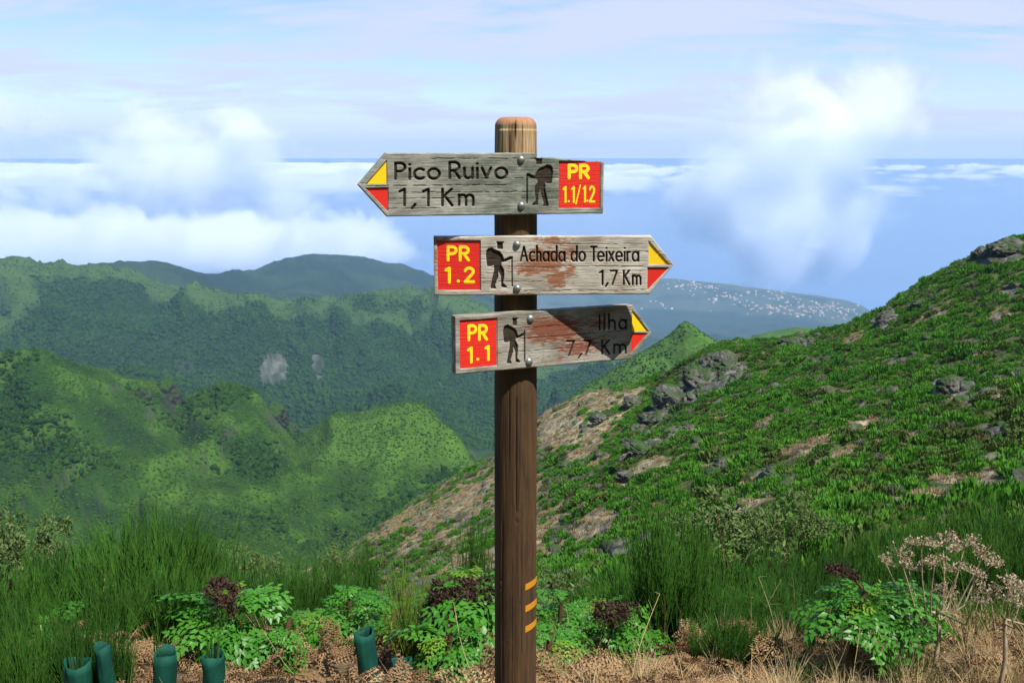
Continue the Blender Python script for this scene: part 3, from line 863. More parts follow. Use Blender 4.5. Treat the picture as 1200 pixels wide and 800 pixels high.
make_board(b3, [(763.8, 389.4), (742, 358), (739, 420.4), (533.4, 370), (533, 439)], None, (589.8, 380.5, 615.5, 426), (600.5, 372.5, 607, 381.5), [(614.8, 388), (615, 424)],
 [('I', 703, 703, 369, 386), ('l', 708.5, 708.5, 369, 386), ('h', 714, 721, 369, 385.5), ('a', 726, 734, 369, 385.2), ('7', 664.8, 672.8, 399.8, 416.5), (',', 678.5, 681.5, 398, 416), ('7', 685, 692.5, 399, 415), ('K', 706, 714.5, 398.5, 414.5), ('m', 720, 733.5, 398, 413.8)],
 [(539.5, 375.5), (583.5, 373.0), (582, 428.2), (539, 432.5)],
 [('PR', 550, 571, 382, 398.5, .03, 1.6), ('1', 549.5, 553, 408, 424.5, 1.55), ('.', 560.5, 560.6, 406, 422, 1.7), ('1', 570, 573, 406, 421.5, 1.55)],
 [('yellow_arrow', [(741.5, 364), (741, 388.4), (760.2, 388.2)]), ('red_arrow', [(740.3, 390.4), (759.5, 390.2), (739.3, 414)])],
 [(621.6, 373.4), (620, 423.8)], w3, [(650, 386, 40, 17, 1.25), (680, 405, 38, 13, .9), (632, 378, 14, 8, .5), (640, 420, 40, 8, .3), (700, 380, 30, 20, .4)], lambda u, v: u * 0,
 [(540, 740, 402, .0006), (600, 760, 385, .0005), (560, 720, 416, .0005), (620, 740, 396, .0005)],
 'rust stained board turned away on the right, half in shadow, reading Ilha 7,7 Km', 3.9, stroke=1.25)

# ---- the post
NT_, NZ_ = 150, 520
ztop, zbot = post_z(137.5), -.45
zz = np.concatenate([np.linspace(zbot, ztop - .03, NZ_ - 26), ztop - .03 + .03 * np.sin(np.linspace(0, math.pi / 2, 26))])
th = np.linspace(0, 2 * math.pi, NT_, endpoint=False)       # 0 towards the camera, positive to the right
Th, Zz = np.meshgrid(th, zz)
Rr = post_r(Zz)
tt = np.clip((Zz - (ztop - .020)) / .020, 0, 1)
Rr = Rr - .021 * (1 - np.sqrt(np.clip(1 - tt ** 1.7, 0, 1)))
def wrapd(a, b): return (a - b + math.pi) % (2 * math.pi) - math.pi
def px_th(px, py):
    z = post_z(py); r = float(post_r(z)); return math.asin(max(-.98, min(.98, (px - 604.3) / F_PX * (AXIS[1] * CP - (z - EYE) * SP) / r))), z
cr = np.zeros_like(Zz); kn = np.full_like(Zz, 9.)
for x, y0, y1, wid, dep in ((603.5, 136, 172, .028, 1), (597, 150, 210, .014, .6), (612, 140, 200, .014, .7), (620, 145, 180, .012, .5), (588, 150, 190, .012, .5), (605, 455, 600, .016, .9), (597, 440, 545, .012, .6),
                            (589, 600, 790, .012, .5), (611, 610, 760, .013, .6), (618, 470, 660, .011, .4), (600, 640, 800, .012, .5), (592, 262, 275, .02, .5)):
    t0, za = px_th(x, y0); _, zb = px_th(x, y1)
    wob = .05 * fbm(Zz / .11 + x, Zz * 0, 3)
    cr = np.maximum(cr, min(1, dep * 1.3) * np.exp(-(wrapd(Th, t0 + wob) / (wid * 1.7)) ** 2) * smooth(-Zz, -za - .002, -za + .03) * smooth(Zz, zb - .002, zb + .04) )
for x, y, s_ in ((607, 597, 1.0), (587, 677, .8), (622, 673, .8), (611, 520, .35), (596, 740, .4)):
    t0, z0 = px_th(x, y)
    kn = np.minimum(kn, np.hypot(wrapd(Th, t0) * .054 / .62, Zz - z0) / (.011 * s_))
grain = fbm(Th * 16 + 6 * np.exp(-kn ** 2 * .2), Zz / .30, 5, .6)
Rr = Rr - .0048 * cr - .0018 * np.abs(grain) + .0012 * np.exp(-kn ** 2) - .0012 * np.exp(-((kn - 1.3) / .3) ** 2)
X = AXIS[0] * 0 + Rr * np.sin(Th); Y = -Rr * np.cos(Th)
V = np.stack([X, Y, Zz], -1).reshape(-1, 3)
idn = np.arange(NZ_ * NT_).reshape(NZ_, NT_); nx = np.roll(idn, -1, 1)
Fq = np.stack([idn[:-1], nx[:-1], nx[1:], idn[1:]], -1).reshape(-1, 4)
V = np.concatenate([V, [[0, 0, ztop + .001]]])
capf = np.stack([idn[-1], nx[-1], np.full(NT_, len(V) - 1), np.full(NT_, len(V) - 1)], -1)
m_post, t, out = new_mat('treated_pine')
tc = t.new('ShaderNodeTexCoord').outputs['Object']
att = lambda n: t.new('ShaderNodeAttribute', attribute_name=n).outputs['Fac']
g1 = t.noise(t.scaled(tc, (150, 150, 5)), 1.0, 6, .65, .4)
g2 = t.noise(t.scaled(tc, (520, 520, 14)), 1.0, 4, .6)
cl = t.noise(t.scaled(tc, (14, 14, 3.2)), 1.0, 6, .6, .3)
c = t.mix(t.maprange(g1, .33, .68), (.020, .011, .006), (.090, .050, .021))
c = t.mix(t.maprange(cl, .40, .68, 0, .75), c, (.105, .058, .022))
c = t.mix(t.maprange(g2, .5, .7, 0, .55), c, (.028, .015, .008))
fade = t.math('MULTIPLY', att('fade'), t.maprange(t.noise(t.scaled(tc, (40, 40, 6)), 1.0, 5, .6), .3, .6, .45, 1))
c = t.mix(fade, c, t.mix(t.maprange(g1, .35, .65), (.17, .095, .04), (.50, .35, .19)))
c = t.mix(t.math('MULTIPLY', att('endgrain'), t.maprange(cl, .3, .7, .5, .95)), c, (.36, .165, .085))
c = t.mix(t.maprange(att('knot'), 1.5, .9, 0, .8), c, (.07, .028, .012))
c = t.mix(t.maprange(att('crack'), .15, .7, 0, .95), c, (.012, .007, .004))
principled(t, out, c, .8, .25, bump(t, t.math('ADD', g1, t.math('MULTIPLY', g2, .6)), .6, .0025))
me = mesh_np('post', V, np.concatenate([Fq, capf[:, :3].repeat(1, 0)[:, [0, 1, 2, 2]]]) if False else Fq, m_post)
# close the top with its own ring of triangles
import bmesh
bm = bmesh.new(); bm.from_mesh(me); bm.verts.ensure_lookup_table()
cv = bm.verts[len(V) - 1]
for a_, b_ in zip(idn[-1], nx[-1]):
    bm.faces.new((bm.verts[int(a_)], bm.verts[int(b_)], cv)).smooth = True
bm.to_mesh(me); bm.free()
zv = V[:, 2]
fattr(me, 'fade', smooth(zv, post_z(265), post_z(175)))
fattr(me, 'endgrain', smooth(zv, ztop - .02, ztop - .012))
fattr(me, 'knot', np.append(kn.ravel(), 9)); fattr(me, 'crack', np.append(cr.ravel(), 0))
post = link('post', me, signpost)
m_band = paint_mat('orange_band_paint', (.52, .22, .014))
for y in (676, 701, 724.5):
    t0, z0 = px_th(615.5, y)
    tg = np.linspace(t0, t0 + 2.2, 24); hz = 3.9 / F_PX * (AXIS[1] * CP - (z0 - EYE) * SP)
    zs = np.linspace(-hz, hz, 5)
    Tg, Hs = np.meshgrid(tg, zs)
    Zg = z0 + .0035 * (np.sin(Tg) - math.sin(t0)) / .3 - .006 + Hs + .0006 * fbm(Tg * 9, Hs * 900, 3)
    Rg = post_r(Zg) + .0009
    Vs = np.stack([Rg * np.sin(Tg), -Rg * np.cos(Tg), Zg], -1).reshape(-1, 3)
    ii = np.arange(120).reshape(5, 24)
    link('trail_band', mesh_np('trail_band', Vs, np.stack([ii[:-1, :-1], ii[:-1, 1:], ii[1:, 1:], ii[1:, :-1]], -1).reshape(-1, 4), m_band), post)
# ------------------------------------------------------------------ clouds over the sea (all beyond the haze box)
def cloud_mat(name, dens, g=-.1):
    m, t, out = new_mat(name)
    pv = t.new('ShaderNodeVolumePrincipled')
    pv.inputs['Color'].default_value = (.985, .988, .992, 1)
    pv.inputs['Density'].default_value = dens
    pv.inputs['Density Attribute'].default_value = 'density'
    pv.inputs['Anisotropy'].default_value = g
    t.l.new(pv.outputs[0], out.inputs['Volume'])
    return m

def cloud(name, label, lo, hi, res, field, mat):
    """a volume of cloud filling the box lo..hi; FIELD(t, position) gives its density"""
    g = bpy.data.node_groups.new(name, 'GeometryNodeTree')
    g.interface.new_socket('Geometry', in_out='OUTPUT', socket_type='NodeSocketGeometry')
    t = NT(g)
    o = t.new('NodeGroupOutput')
    vc = t.new('GeometryNodeVolumeCube')
    vc.inputs['Min'].default_value = lo; vc.inputs['Max'].default_value = hi
    for k, r in zip('XYZ', res):
        vc.inputs['Resolution ' + k].default_value = r
    pos = t.new('GeometryNodeInputPosition').outputs[0]
    t.l.new(field(t, pos), vc.inputs['Density'])
    sm = t.new('GeometryNodeSetMaterial'); sm.inputs['Material'].default_value = mat
    t.l.new(vc.outputs[0], sm.inputs[0]); t.l.new(sm.outputs[0], o.inputs[0])
    V, Fq = box_np(lo[0], hi[0], lo[1], hi[1], lo[2], hi[2])
    ob = link(name, mesh_np(name, V, Fq, mat, False))
    md = ob.modifiers.new('cloud', 'NODES'); md.node_group = g
    tag(ob, label, kind='stuff')
    return ob

def sky_pt(px, py, y):
    d = np.array([(px - 600) / F_PX, CP + (400 - py) / F_PX * SP, -SP + (400 - py) / F_PX * CP])
    return d / d[1] * y + np.array([0, 0, EYE])

def puffs(blobs, dist, n_scale, n_amp, gain, bias=0.0, stretch=(1, 1, 1)):
    """field: lobes at photo bearings (px, py, radius in px, weight), eaten by turbulence"""
    def field(t, pos):
        best = None
        for i, (px, py, rp, wgt) in enumerate(blobs):
            c = sky_pt(px, py, dist + (((i * 7) % 5) - 2) * rp * 4.0)
            r = rp / F_PX * dist
            d = t.new('ShaderNodeVectorMath', operation='DISTANCE')
            sc = t.vmath('MULTIPLY', pos, (1, .8, 1.12)); t.l.new(sc, d.inputs[0]); d.inputs[1].default_value = (c[0], c[1] * .8, c[2] * 1.12)
            v = t.math('MULTIPLY', t.math('SUBTRACT', 1.0, t.math('DIVIDE', d.outputs['Value'], r)), wgt)
            if best is None:
                best = v
            else:
                n = t.new('ShaderNodeMath', operation='SMOOTH_MAX'); t.l.new(best, n.inputs[0]); t.l.new(v, n.inputs[1]); n.inputs[2].default_value = .25
                best = n.outputs[0]
        nz = t.noise(t.vmath('MULTIPLY', pos, tuple(n_scale * s for s in stretch)), 1.0, 7.0, .62, .35)
        d = t.math('ADD', t.math('ADD', best, bias), t.math('MULTIPLY', t.math('SUBTRACT', nz, .5), n_amp))
        return t.math('MULTIPLY', t.maprange(d, 0.0, gain, 0, 1, True), 1.0)
    return field

def extent(blobs, dist, pad=1.5):
    P = [sky_pt(px, py, dist) for px, py, _, _ in blobs]; R = [rp / F_PX * dist * pad for _, _, rp, _ in blobs]
    lo = np.min([p - r for p, r in zip(P, R)], 0); hi = np.max([p + r for p, r in zip(P, R)], 0)
    lo[1] = max(lo[1] - 300, HY1 + 30); hi[1] += 300
    lo[2] = max(lo[2], SEA_Z + 60)
    return tuple(lo), tuple(hi)

CR = [(905, 180, 60, .85), (862, 205, 56, .95), (930, 222, 72, 1.1), (965, 195, 56, .85), (848, 248, 56, 1.1), (900, 272, 66, 1.2), (955, 262, 62, 1.1), (815, 235, 36, .8), (985, 155, 48, .45), (900, 135, 50, .40), (1015, 130, 40, .3), (890, 300, 46, .9), (965, 296, 44, .8), (1000, 240, 40, .6)]
lo, hi = extent(CR, 11000)
cloud('cumulus_cloud', 'large soft white cumulus cloud over the sea on the right', lo, hi, (130, 70, 110), puffs(CR, 11000, .0014, 2.5, 1.0, .12), cloud_mat('cumulus_right', .0060, .1))
CL = [(205, 190, 58, 1), (262, 205, 52, 1), (165, 222, 46, .9), (305, 190, 40, .7), (235, 240, 44, .9), (125, 195, 42, .8), (322, 225, 36, .6), (60, 215, 40, .6), (280, 165, 40, .6), (20, 150, 34, .45), (90, 240, 36, .5), (350, 235, 26, .5), (180, 165, 40, .6), (410, 215, 20, .4), (20, 230, 30, .5)]
lo, hi = extent(CL, 12000)
cloud('cumulus_cloud', 'broken wispy white cumulus cloud over the sea on the left', lo, hi, (200, 70, 90), puffs(CL, 12000, .0017, 3.1, 1.0, .08), cloud_mat('cumulus_left', .0058, .1))

def bank_field(t, pos):
    s = t.new('ShaderNodeSeparateXYZ'); t.l.new(pos, s.inputs[0])
    a, b = sky_pt(300, 326, 9700), sky_pt(300, 262, 9700)
    zc, h = (a[2] + b[2]) / 2, (b[2] - a[2]) / 2 * 1.15
    prof = t.math('SUBTRACT', 1.0, t.math('ABSOLUTE', t.math('DIVIDE', t.math('SUBTRACT', s.outputs[2], zc), h)))
    xe = sky_pt(505, 300, 9700)[0]
    xf = t.maprange(s.outputs[0], xe - 900, xe + 450, 0, 1.3, True)
    nz = t.noise(pos, .0017, 8.0, .66, .6)
    big = t.noise(pos, .00042, 3.0, .5)
    d = t.math('ADD', t.math('MULTIPLY', prof, .70), t.math('ADD', t.math('MULTIPLY', t.math('SUBTRACT', nz, .5), 3.0), t.math('MULTIPLY', t.math('SUBTRACT', big, .5), .8)))
    return t.maprange(t.math('SUBTRACT', d, xf), .05, .7, 0, 1, True)
xl, xr = sky_pt(-420, 300, 9700)[0], sky_pt(570, 300, 9700)[0]
cloud('cloud_bank', 'bright white cloud bank lying behind the left mountains', (xl, HY1 + 60, sky_pt(300, 338, 9700)[2]), (xr, HY1 + 2300, sky_pt(300, 244, 9700)[2]), (260, 60, 44), bank_field, cloud_mat('bank_cloud', .008, .1))

def deck_field(t, pos):
    s = t.new('ShaderNodeSeparateXYZ'); t.l.new(pos, s.inputs[0])
    prof = t.math('SUBTRACT', 1.0, t.math('ABSOLUTE', t.math('DIVIDE', t.math('ADD', s.outputs[2], 930.0), 230.0)))
    nz = t.noise(t.vmath('MULTIPLY', pos, (1, .8, 1.5)), .00033, 7.0, .62, .2)
    big = t.noise(pos, .000055, 3.0, .5)
    left = t.maprange(s.outputs[0], -12000.0, 20000.0, .12, -.22)
    d = t.math('ADD', t.math('MULTIPLY', prof, .32), t.math('ADD', t.math('MULTIPLY', t.math('SUBTRACT', nz, .53), 3.2), t.math('ADD', left, t.math('MULTIPLY', t.math('SUBTRACT', big, .5), 1.2))))
    return t.maprange(d, .2, .7, 0, 1, True)
cloud('cloud_deck', 'scattered small white clouds low along the sea horizon', (-52000, 30000, -1170), (46000, 98000, -690), (330, 230, 10), deck_field, cloud_mat('deck_cloud', .005))
# ------------------------------------------------------------------ foliage materials
def leaf_mat(name, a, b, trans=.3, rough=.7, spec=.12, scale=3.0, per=.5, tip=None, whip=0.0):
    """leaf colour between a and b, by place and by plant"""
    m, t, out = new_mat(name)
    geo = t.new('ShaderNodeNewGeometry'); oi = t.new('ShaderNodeObjectInfo')
    nz = t.noise(geo.outputs['Position'], scale, 4.0, .6)
    if whip:
        nz = t.math('ADD', t.math('MULTIPLY', nz, .4), t.math('MULTIPLY', t.noise(t.scaled(geo.outputs['Position'], (whip, whip, whip * .06)), 1.0, 2.0, .6), .6))
    f = t.math('ADD', t.math('MULTIPLY', t.maprange(nz, .3, .7), 1 - per), t.math('MULTIPLY', oi.outputs['Random'], per))
    c = t.mix(f, a, b)
    if tip:
        att = t.new('ShaderNodeAttribute', attribute_name='tip').outputs['Fac']
        c = t.mix(att, c, tip)
    p = t.new('ShaderNodeBsdfPrincipled')
    t.l.new(c, p.inputs['Base Color']); p.inputs['Roughness'].default_value = rough
    p.inputs['Specular IOR Level'].default_value = spec
    if trans:
        tr = t.new('ShaderNodeBsdfTranslucent'); t.l.new(t.mix(.5, c, (.10, .22, .01), 'ADD') if False else c, tr.inputs['Color'])
        mx = t.new('ShaderNodeMixShader'); mx.inputs[0].default_value = trans
        t.l.new(p.outputs[0], mx.inputs[1]); t.l.new(tr.outputs[0], mx.inputs[2]); t.l.new(mx.outputs[0], out.inputs['Surface'])
    else:
        t.l.new(p.outputs[0], out.inputs['Surface'])
    return m
m_hill = leaf_mat('hill_broom', (.034, .130, .011), (.100, .260, .022), .15, scale=.12, per=.5)
m_hill2 = leaf_mat('hill_heath', (.045, .085, .015), (.100, .140, .032), .1, scale=.15, per=.6)
m_grey = leaf_mat('dead_scrub', (.10, .095, .075), (.22, .20, .16), 0, scale=.3, per=.6)
m_wood = leaf_mat('valley_wood', (.006, .022, .004), (.028, .068, .010), .0, .95, .02, scale=.012, per=.5)
m_shrubD = leaf_mat('ridge_scrub', (.015, .046, .005), (.048, .098, .011), .0, .95, .02, scale=.012, per=.35)
m_broom = leaf_mat('broom_twig', (.012, .052, .010), (.075, .200, .022), .1, scale=1.5, per=.3, whip=26.0)
m_broom_y = leaf_mat('yellow_broom_twig', (.10, .17, .02), (.20, .24, .04), .15, scale=1.5, per=.3)
m_bark = leaf_mat('brown_bark', (.06, .032, .018), (.15, .075, .04), 0, .9, .1, 12, .2)
m_leaf = leaf_mat('parsley_leaf', (.035, .165, .012), (.085, .28, .022), .35, .42, .4, 4, .5)
m_leaf_y = leaf_mat('young_parsley_leaf', (.11, .25, .015), (.22, .36, .03), .4, .45, .35, 4, .5)
m_umbel = leaf_mat('ripe_umbel', (.022, .013, .009), (.078, .044, .030), 0, .8, .2, 30, .2)
m_dry = leaf_mat('dry_umbel', (.24, .175, .105), (.44, .355, .245), 0, .85, .1, 20, .2)
m_brack = leaf_mat('dead_bracken', (.15, .082, .038), (.42, .28, .145), .15, .85, .1, 2.2, .6)
m_straw = leaf_mat('straw', (.34, .24, .11), (.58, .46, .25), .2, .8, .15, 2.0, .5)
m_grass = leaf_mat('grass_blade', (.04, .13, .014), (.10, .22, .03), .3, .6, .2, 2.0, .5)
m_bush = leaf_mat('grey_green_leaf', (.065, .115, .028), (.15, .21, .065), .2, .6, .2, 5, .3)

# ------------------------------------------------------------------ scattering (for cover that nobody could count)
def scatter(name, label, protos, pos, scale, rot, pick):
    me = bpy.data.meshes.new(name)
    me.vertices.add(len(pos)); me.vertices.foreach_set('co', np.asarray(pos, np.float32).ravel())
    for nm, arr in (('size', scale), ('turn', rot)):
        a = me.attributes.new(nm, 'FLOAT_VECTOR', 'POINT'); a.data.foreach_set('vector', np.asarray(arr, np.float32).ravel())
    a = me.attributes.new('pick', 'INT', 'POINT'); a.data.foreach_set('value', np.asarray(pick, np.int32))
    for p in protos:
        if p.materials and p.materials[0].name not in me.materials:
            me.materials.append(p.materials[0])
    coll = bpy.data.collections.new(name + '_kinds')
    for k, p in enumerate(protos):
        o = bpy.data.objects.new('%s_%02d' % (name, k), p); coll.objects.link(o)
    g = bpy.data.node_groups.new(name, 'GeometryNodeTree')
    g.interface.new_socket('Geometry', in_out='INPUT', socket_type='NodeSocketGeometry')
    g.interface.new_socket('Geometry', in_out='OUTPUT', socket_type='NodeSocketGeometry')
    t = NT(g)
    gi = t.new('NodeGroupInput'); go = t.new('NodeGroupOutput')
    ci = t.new('GeometryNodeCollectionInfo'); ci.inputs['Collection'].default_value = coll
    ci.inputs['Separate Children'].default_value = True; ci.inputs['Reset Children'].default_value = True
    ip = t.new('GeometryNodeInstanceOnPoints')
    def na(nm, ty):
        n = t.new('GeometryNodeInputNamedAttribute', data_type=ty); n.inputs['Name'].default_value = nm; return n.outputs[0]
    t.l.new(gi.outputs[0], ip.inputs['Points']); t.l.new(ci.outputs[0], ip.inputs['Instance'])
    ip.inputs['Pick Instance'].default_value = True
    t.l.new(na('pick', 'INT'), ip.inputs['Instance Index'])
    er = t.new('FunctionNodeEulerToRotation'); t.l.new(na('turn', 'FLOAT_VECTOR'), er.inputs[0])
    t.l.new(er.outputs[0], ip.inputs['Rotation'])
    t.l.new(na('size', 'FLOAT_VECTOR'), ip.inputs['Scale'])
    t.l.new(ip.outputs[0], go.inputs[0])
    ob = link(name, me)
    md = ob.modifiers.new('scatter', 'NODES'); md.node_group = g
    tag(ob, label, kind='stuff')
    return ob

def lookup(arr, az, r):
    a = np.clip(np.round((az - AZ[0]) / (AZ[1] - AZ[0])).astype(int), 0, NA - 1)
    u = np.clip(np.round((np.log(r) - U[0]) / (U[1] - U[0])).astype(int), 0, NR - 1)
    return arr[u, a]
def sample(r0, r1, per_m2, a0=-.70, a1=.70, g=None):
    g = g or rng
    n = int(.5 * (r1 * r1 - r0 * r0) * (a1 - a0) * per_m2)
    az = g.uniform(a0, a1, n); r = np.sqrt(g.uniform(r0 * r0, r1 * r1, n))
    return az, r
def in_view(az, r, h):
    """not buried behind nearer land (with room for a step to the side)"""
    return (ground(az, r) + h - EYE) / r > lookup(TMAX, az, r) - .012

def tuft_mesh(seed, mat, n=240, leaf=(.34, .05), flat=.75, lean=.55):
    """a rounded cushion of upright sprigs, radius about 1, height about 1"""
    g = np.random.default_rng(seed); mb = MB()
    bump_ = g.normal(size=(7, 3)); bump_ /= np.linalg.norm(bump_, axis=1, keepdims=True)
    for k in range(n):
        d = g.normal(size=3); d[2] = abs(d[2]) + .1; d /= np.linalg.norm(d)
        rad = (.72 + .3 * np.max(bump_ @ d)) * g.uniform(.72, 1.02)
        p = d * rad * np.array([1, 1, flat])
        up = d * lean + np.array([0, 0, 1.0]) + g.normal(size=3) * .25; up /= np.linalg.norm(up)
        side = np.cross(up, g.normal(size=3)); side /= np.linalg.norm(side)
        L, w = leaf[0] * g.uniform(.6, 1.3), leaf[1] * g.uniform(.7, 1.5)
        a = p - up * L * .6; b = p + up * L * .5
        mb.add([a - side * w * .6, a + side * w * .6, p + side * w, b, p - side * w], [[0, 1, 2], [0, 2, 4], [4, 2, 3]])
    return mb.build('tuft', mat, False)

def lump_mesh(seed, mat, sub=3, amp=.35, zs=.8):
    """a small rounded tree crown or scrub clump of uneven outline"""
    bm = bmesh.new(); bmesh.ops.create_icosphere(bm, subdivisions=sub, radius=1)
    g = np.random.default_rng(seed)
    V = np.array([v.co for v in bm.verts])
    ctr = g.normal(size=(16, 3)); ctr /= np.linalg.norm(ctr, axis=1, keepdims=True)
    hh = g.uniform(.6, 1.0, 16)
    lob = np.max(np.exp(-((V[:, None] - ctr[None]) ** 2).sum(-1) / .16) * hh, 1)
    V2 = V * (.72 + amp * lob + g.normal(size=len(V)) * .13)[:, None]
    V2[:, 2] = V2[:, 2] * zs + .35
    Fc = np.array([[v.index for v in f.verts] for f in bm.faces]); bm.free()
    return mesh_np('clump', V2, Fc, mat, False)

def euler_z(n, tilt=.12, g=None):
    g = g or rng
    return np.stack([g.normal(size=n) * tilt, g.normal(size=n) * tilt, g.uniform(0, 6.283, n)], 1)

# ---- broom and heath over the near hillside on the right
K_GREEN = [tuft_mesh(10 + k, m_hill) for k in range(3)]
K_HEATH = [tuft_mesh(20 + k, m_hill2, 260, (.22, .07), .8, 1.0) for k in range(2)]
K_GREY = [tuft_mesh(30 + k, m_grey, 130, (.42, .022), .7, 1.0) for k in range(2)]
az, r = sample(15, 245, 1.55)
dry, rck = lookup(DRY, az, r), lookup(ROCK, az, r)
x, y = r * np.sin(az), r * np.cos(az)
clump = fbm(x / 3.6, y / 3.6, 3); big = fbm(x / 17, y / 17 + 3, 3)
ok = (rng.uniform(size=len(az)) > np.clip(dry * .93 + rck * .85, 0, .96)) & in_view(az, r, .9) & (clump > -.42)
az, r, x, y, clump, big, dry, rck = (q[ok] for q in (az, r, x, y, clump, big, dry, rck))
sc = (.46 + .34 * np.clip(clump + .4, 0, 1)) * rng.uniform(.7, 1.25, len(az)) * np.where(dry + rck > .3, .6, 1.0) * np.where(rng.uniform(size=len(az)) < .05, 1.7, 1.0)
pxs = to_px(x, y, ground(az, r))[0]
u_ = rng.uniform(size=len(az))
pick = np.where(u_ < .5, 0, np.where(u_ < .8, 1, 2))
heath = (rng.uniform(size=len(az)) < smooth(big, 0.0, .3) * .5 + .06)
pick = np.where(heath, 3 + (u_ * 2).astype(int), pick)
grey = rng.uniform(size=len(az)) < (.04 + .5 * smooth(-pxs, -760, -600) * smooth(clump, -.3, .4))
pick = np.where(grey, 5 + (u_ * 2).astype(int), pick)
pos = np.stack([x, y, ground(az, r) - .12 * sc], 1)
scatter('hillside_scrub', 'dense green broom and heath covering the near hillside', K_GREEN + K_HEATH + K_GREY, pos, np.stack([sc, sc, sc * rng.uniform(.75, 1.25, len(sc))], 1), euler_z(len(sc)), pick)

# ---- scrub and wood on the ridge across the valley
K_D = [lump_mesh(40 + k, m_shrubD, 2, .45, .7) for k in range(3)] + [lump_mesh(50 + k, m_wood, 3, .5, .95) for k in range(3)]
az, r = sample(300, 860, .62)
x, y = r * np.sin(az), r * np.cos(az); gz = ground(az, r)
ok = in_view(az, r, 2.5) & (lookup(rockD, az, r) < .6)
az, r, x, y, gz = (q[ok] for q in (az, r, x, y, gz))
wood = fbm(x / 80, y / 80 + 2, 4) + .55 * smooth(-gz, 165, 215) - .8 * lookup(spur, az, r) - .5 * smooth(to_px(x, y, gz)[0], 600, 660)
isw = rng.uniform(size=len(az)) < smooth(wood, .1, .5)
keep = isw | (rng.uniform(size=len(az)) < .55 + .5 * fbm(x / 22, y / 22, 3))
az, r, x, y, gz, isw = (q[keep] for q in (az, r, x, y, gz, isw))
sc = np.where(isw, .6 + 1.5 * rng.uniform(size=len(az)) ** 2.5, .35 + .7 * rng.uniform(size=len(az)) ** 2)
pick = (rng.uniform(size=len(az)) * 3).astype(int) + 3 * isw
scatter('ridge_scrub', 'green scrub and dark wood covering the ridge across the valley', K_D, np.stack([x, y, gz - .1 * sc], 1), np.stack([sc, sc, sc * rng.uniform(.7, 1.2, len(sc))], 1), euler_z(len(sc)), pick)

# ---- woods on the far range
K_C = [lump_mesh(60 + k, m_wood, 2, .5, .9) for k in range(3)] + [lump_mesh(70 + k, m_shrubD, 2, .45, .6) for k in range(2)]
az, r = sample(1150, 2250, .115)
x, y = r * np.sin(az), r * np.cos(az); gz = ground(az, r)
upc = lookup(up, az, r)
ok = in_view(az, r, 4) & ((az < .04) | (r > 1450)) & (lookup(rockC, az, r) < .55) & (rng.uniform(size=len(az)) > upc * .75)
az, r, x, y, gz, upc = (q[ok] for q in (az, r, x, y, gz, upc))
sc = (1.1 + 3.0 * rng.uniform(size=len(az)) ** 3) * np.where(upc > .5, .6, 1)
pick = np.where(rng.uniform(size=len(az)) < upc, 3 + (rng.uniform(size=len(az)) * 2).astype(int), (rng.uniform(size=len(az)) * 3).astype(int))
scatter('far_woods', 'dark woods on the steep flank of the far left range', K_C, np.stack([x, y, gz - .1 * sc], 1), np.stack([sc, sc, sc * rng.uniform(.8, 1.3, len(sc))], 1), euler_z(len(sc)), pick)

# ------------------------------------------------------------------ rock outcrops
m_rock, t, out = new_mat('lichened_basalt')
geo = t.new('ShaderNodeNewGeometry')
a1 = t.noise(geo.outputs['Position'], .9, 9, .7); a2 = t.noise(geo.outputs['Position'], 3.0, 6, .65)
c = t.mix(t.maprange(a1, .38, .62), (.045, .044, .038), (.165, .16, .14))
c = t.mix(t.maprange(a2, .55, .7, 0, .7), c, (.24, .235, .20))
sn = t.new('ShaderNodeSeparateXYZ'); t.l.new(geo.outputs['Normal'], sn.inputs[0])
c = t.mix(t.maprange(t.math('ADD', t.math('MULTIPLY', sn.outputs[2], .35), t.noise(geo.outputs['Position'], .5, 6, .65)), .66, .82, 0, .9), c, (.035, .080, .014))
principled(t, out, c, .95, .15, bump(t, t.math('ADD', a1, a2), .9, .35))
m_crag, t, out = new_mat('mossy_dark_crag')
geo = t.new('ShaderNodeNewGeometry')
a1 = t.noise(geo.outputs['Position'], .25, 8, .7)
c = t.mix(t.maprange(a1, .38, .62), (.016, .020, .013), (.060, .062, .048))
sn = t.new('ShaderNodeSeparateXYZ'); t.l.new(geo.outputs['Normal'], sn.inputs[0])
c = t.mix(t.maprange(t.math('ADD', t.math('MULTIPLY', sn.outputs[2], .6), a1), .62, .85), c, (.030, .066, .010))
principled(t, out, c, .95, .05, bump(t, a1, .9, 1.5))
def crag_mesh(seed, sx, sy, sz, sub=5, mat=None):
    bm = bmesh.new(); bmesh.ops.create_icosphere(bm, subdivisions=sub, radius=1)
    V = np.array([v.co for v in bm.verts]); Fc = np.array([[v.index for v in f.verts] for f in bm.faces]); bm.free()
    g = np.random.default_rng(seed)
    nrm = g.normal(size=(26, 3)); nrm /= np.linalg.norm(nrm, axis=1, keepdims=True)
    dist = g.uniform(.62, .98, 26)
    rad = np.min(np.where(V @ nrm.T > .05, dist / np.maximum(V @ nrm.T, .05), 9), 1)
    rad = np.minimum(rad, 1.15)
    P = V * rad[:, None]
    n = ridged(P[:, 0] * 2.6 + seed, P[:, 2] * 2.2 + P[:, 1] * 1.7, 4, .6) * .30 + ridged(P[:, 1] * 6 + P[:, 0] * 5 + seed, P[:, 2] * 2.0, 4, .6) * .16
    P = P * (1 + n)[:, None]
    return mesh_np('crag', P * np.array([sx, sy, sz]), Fc, mat or m_rock, False)
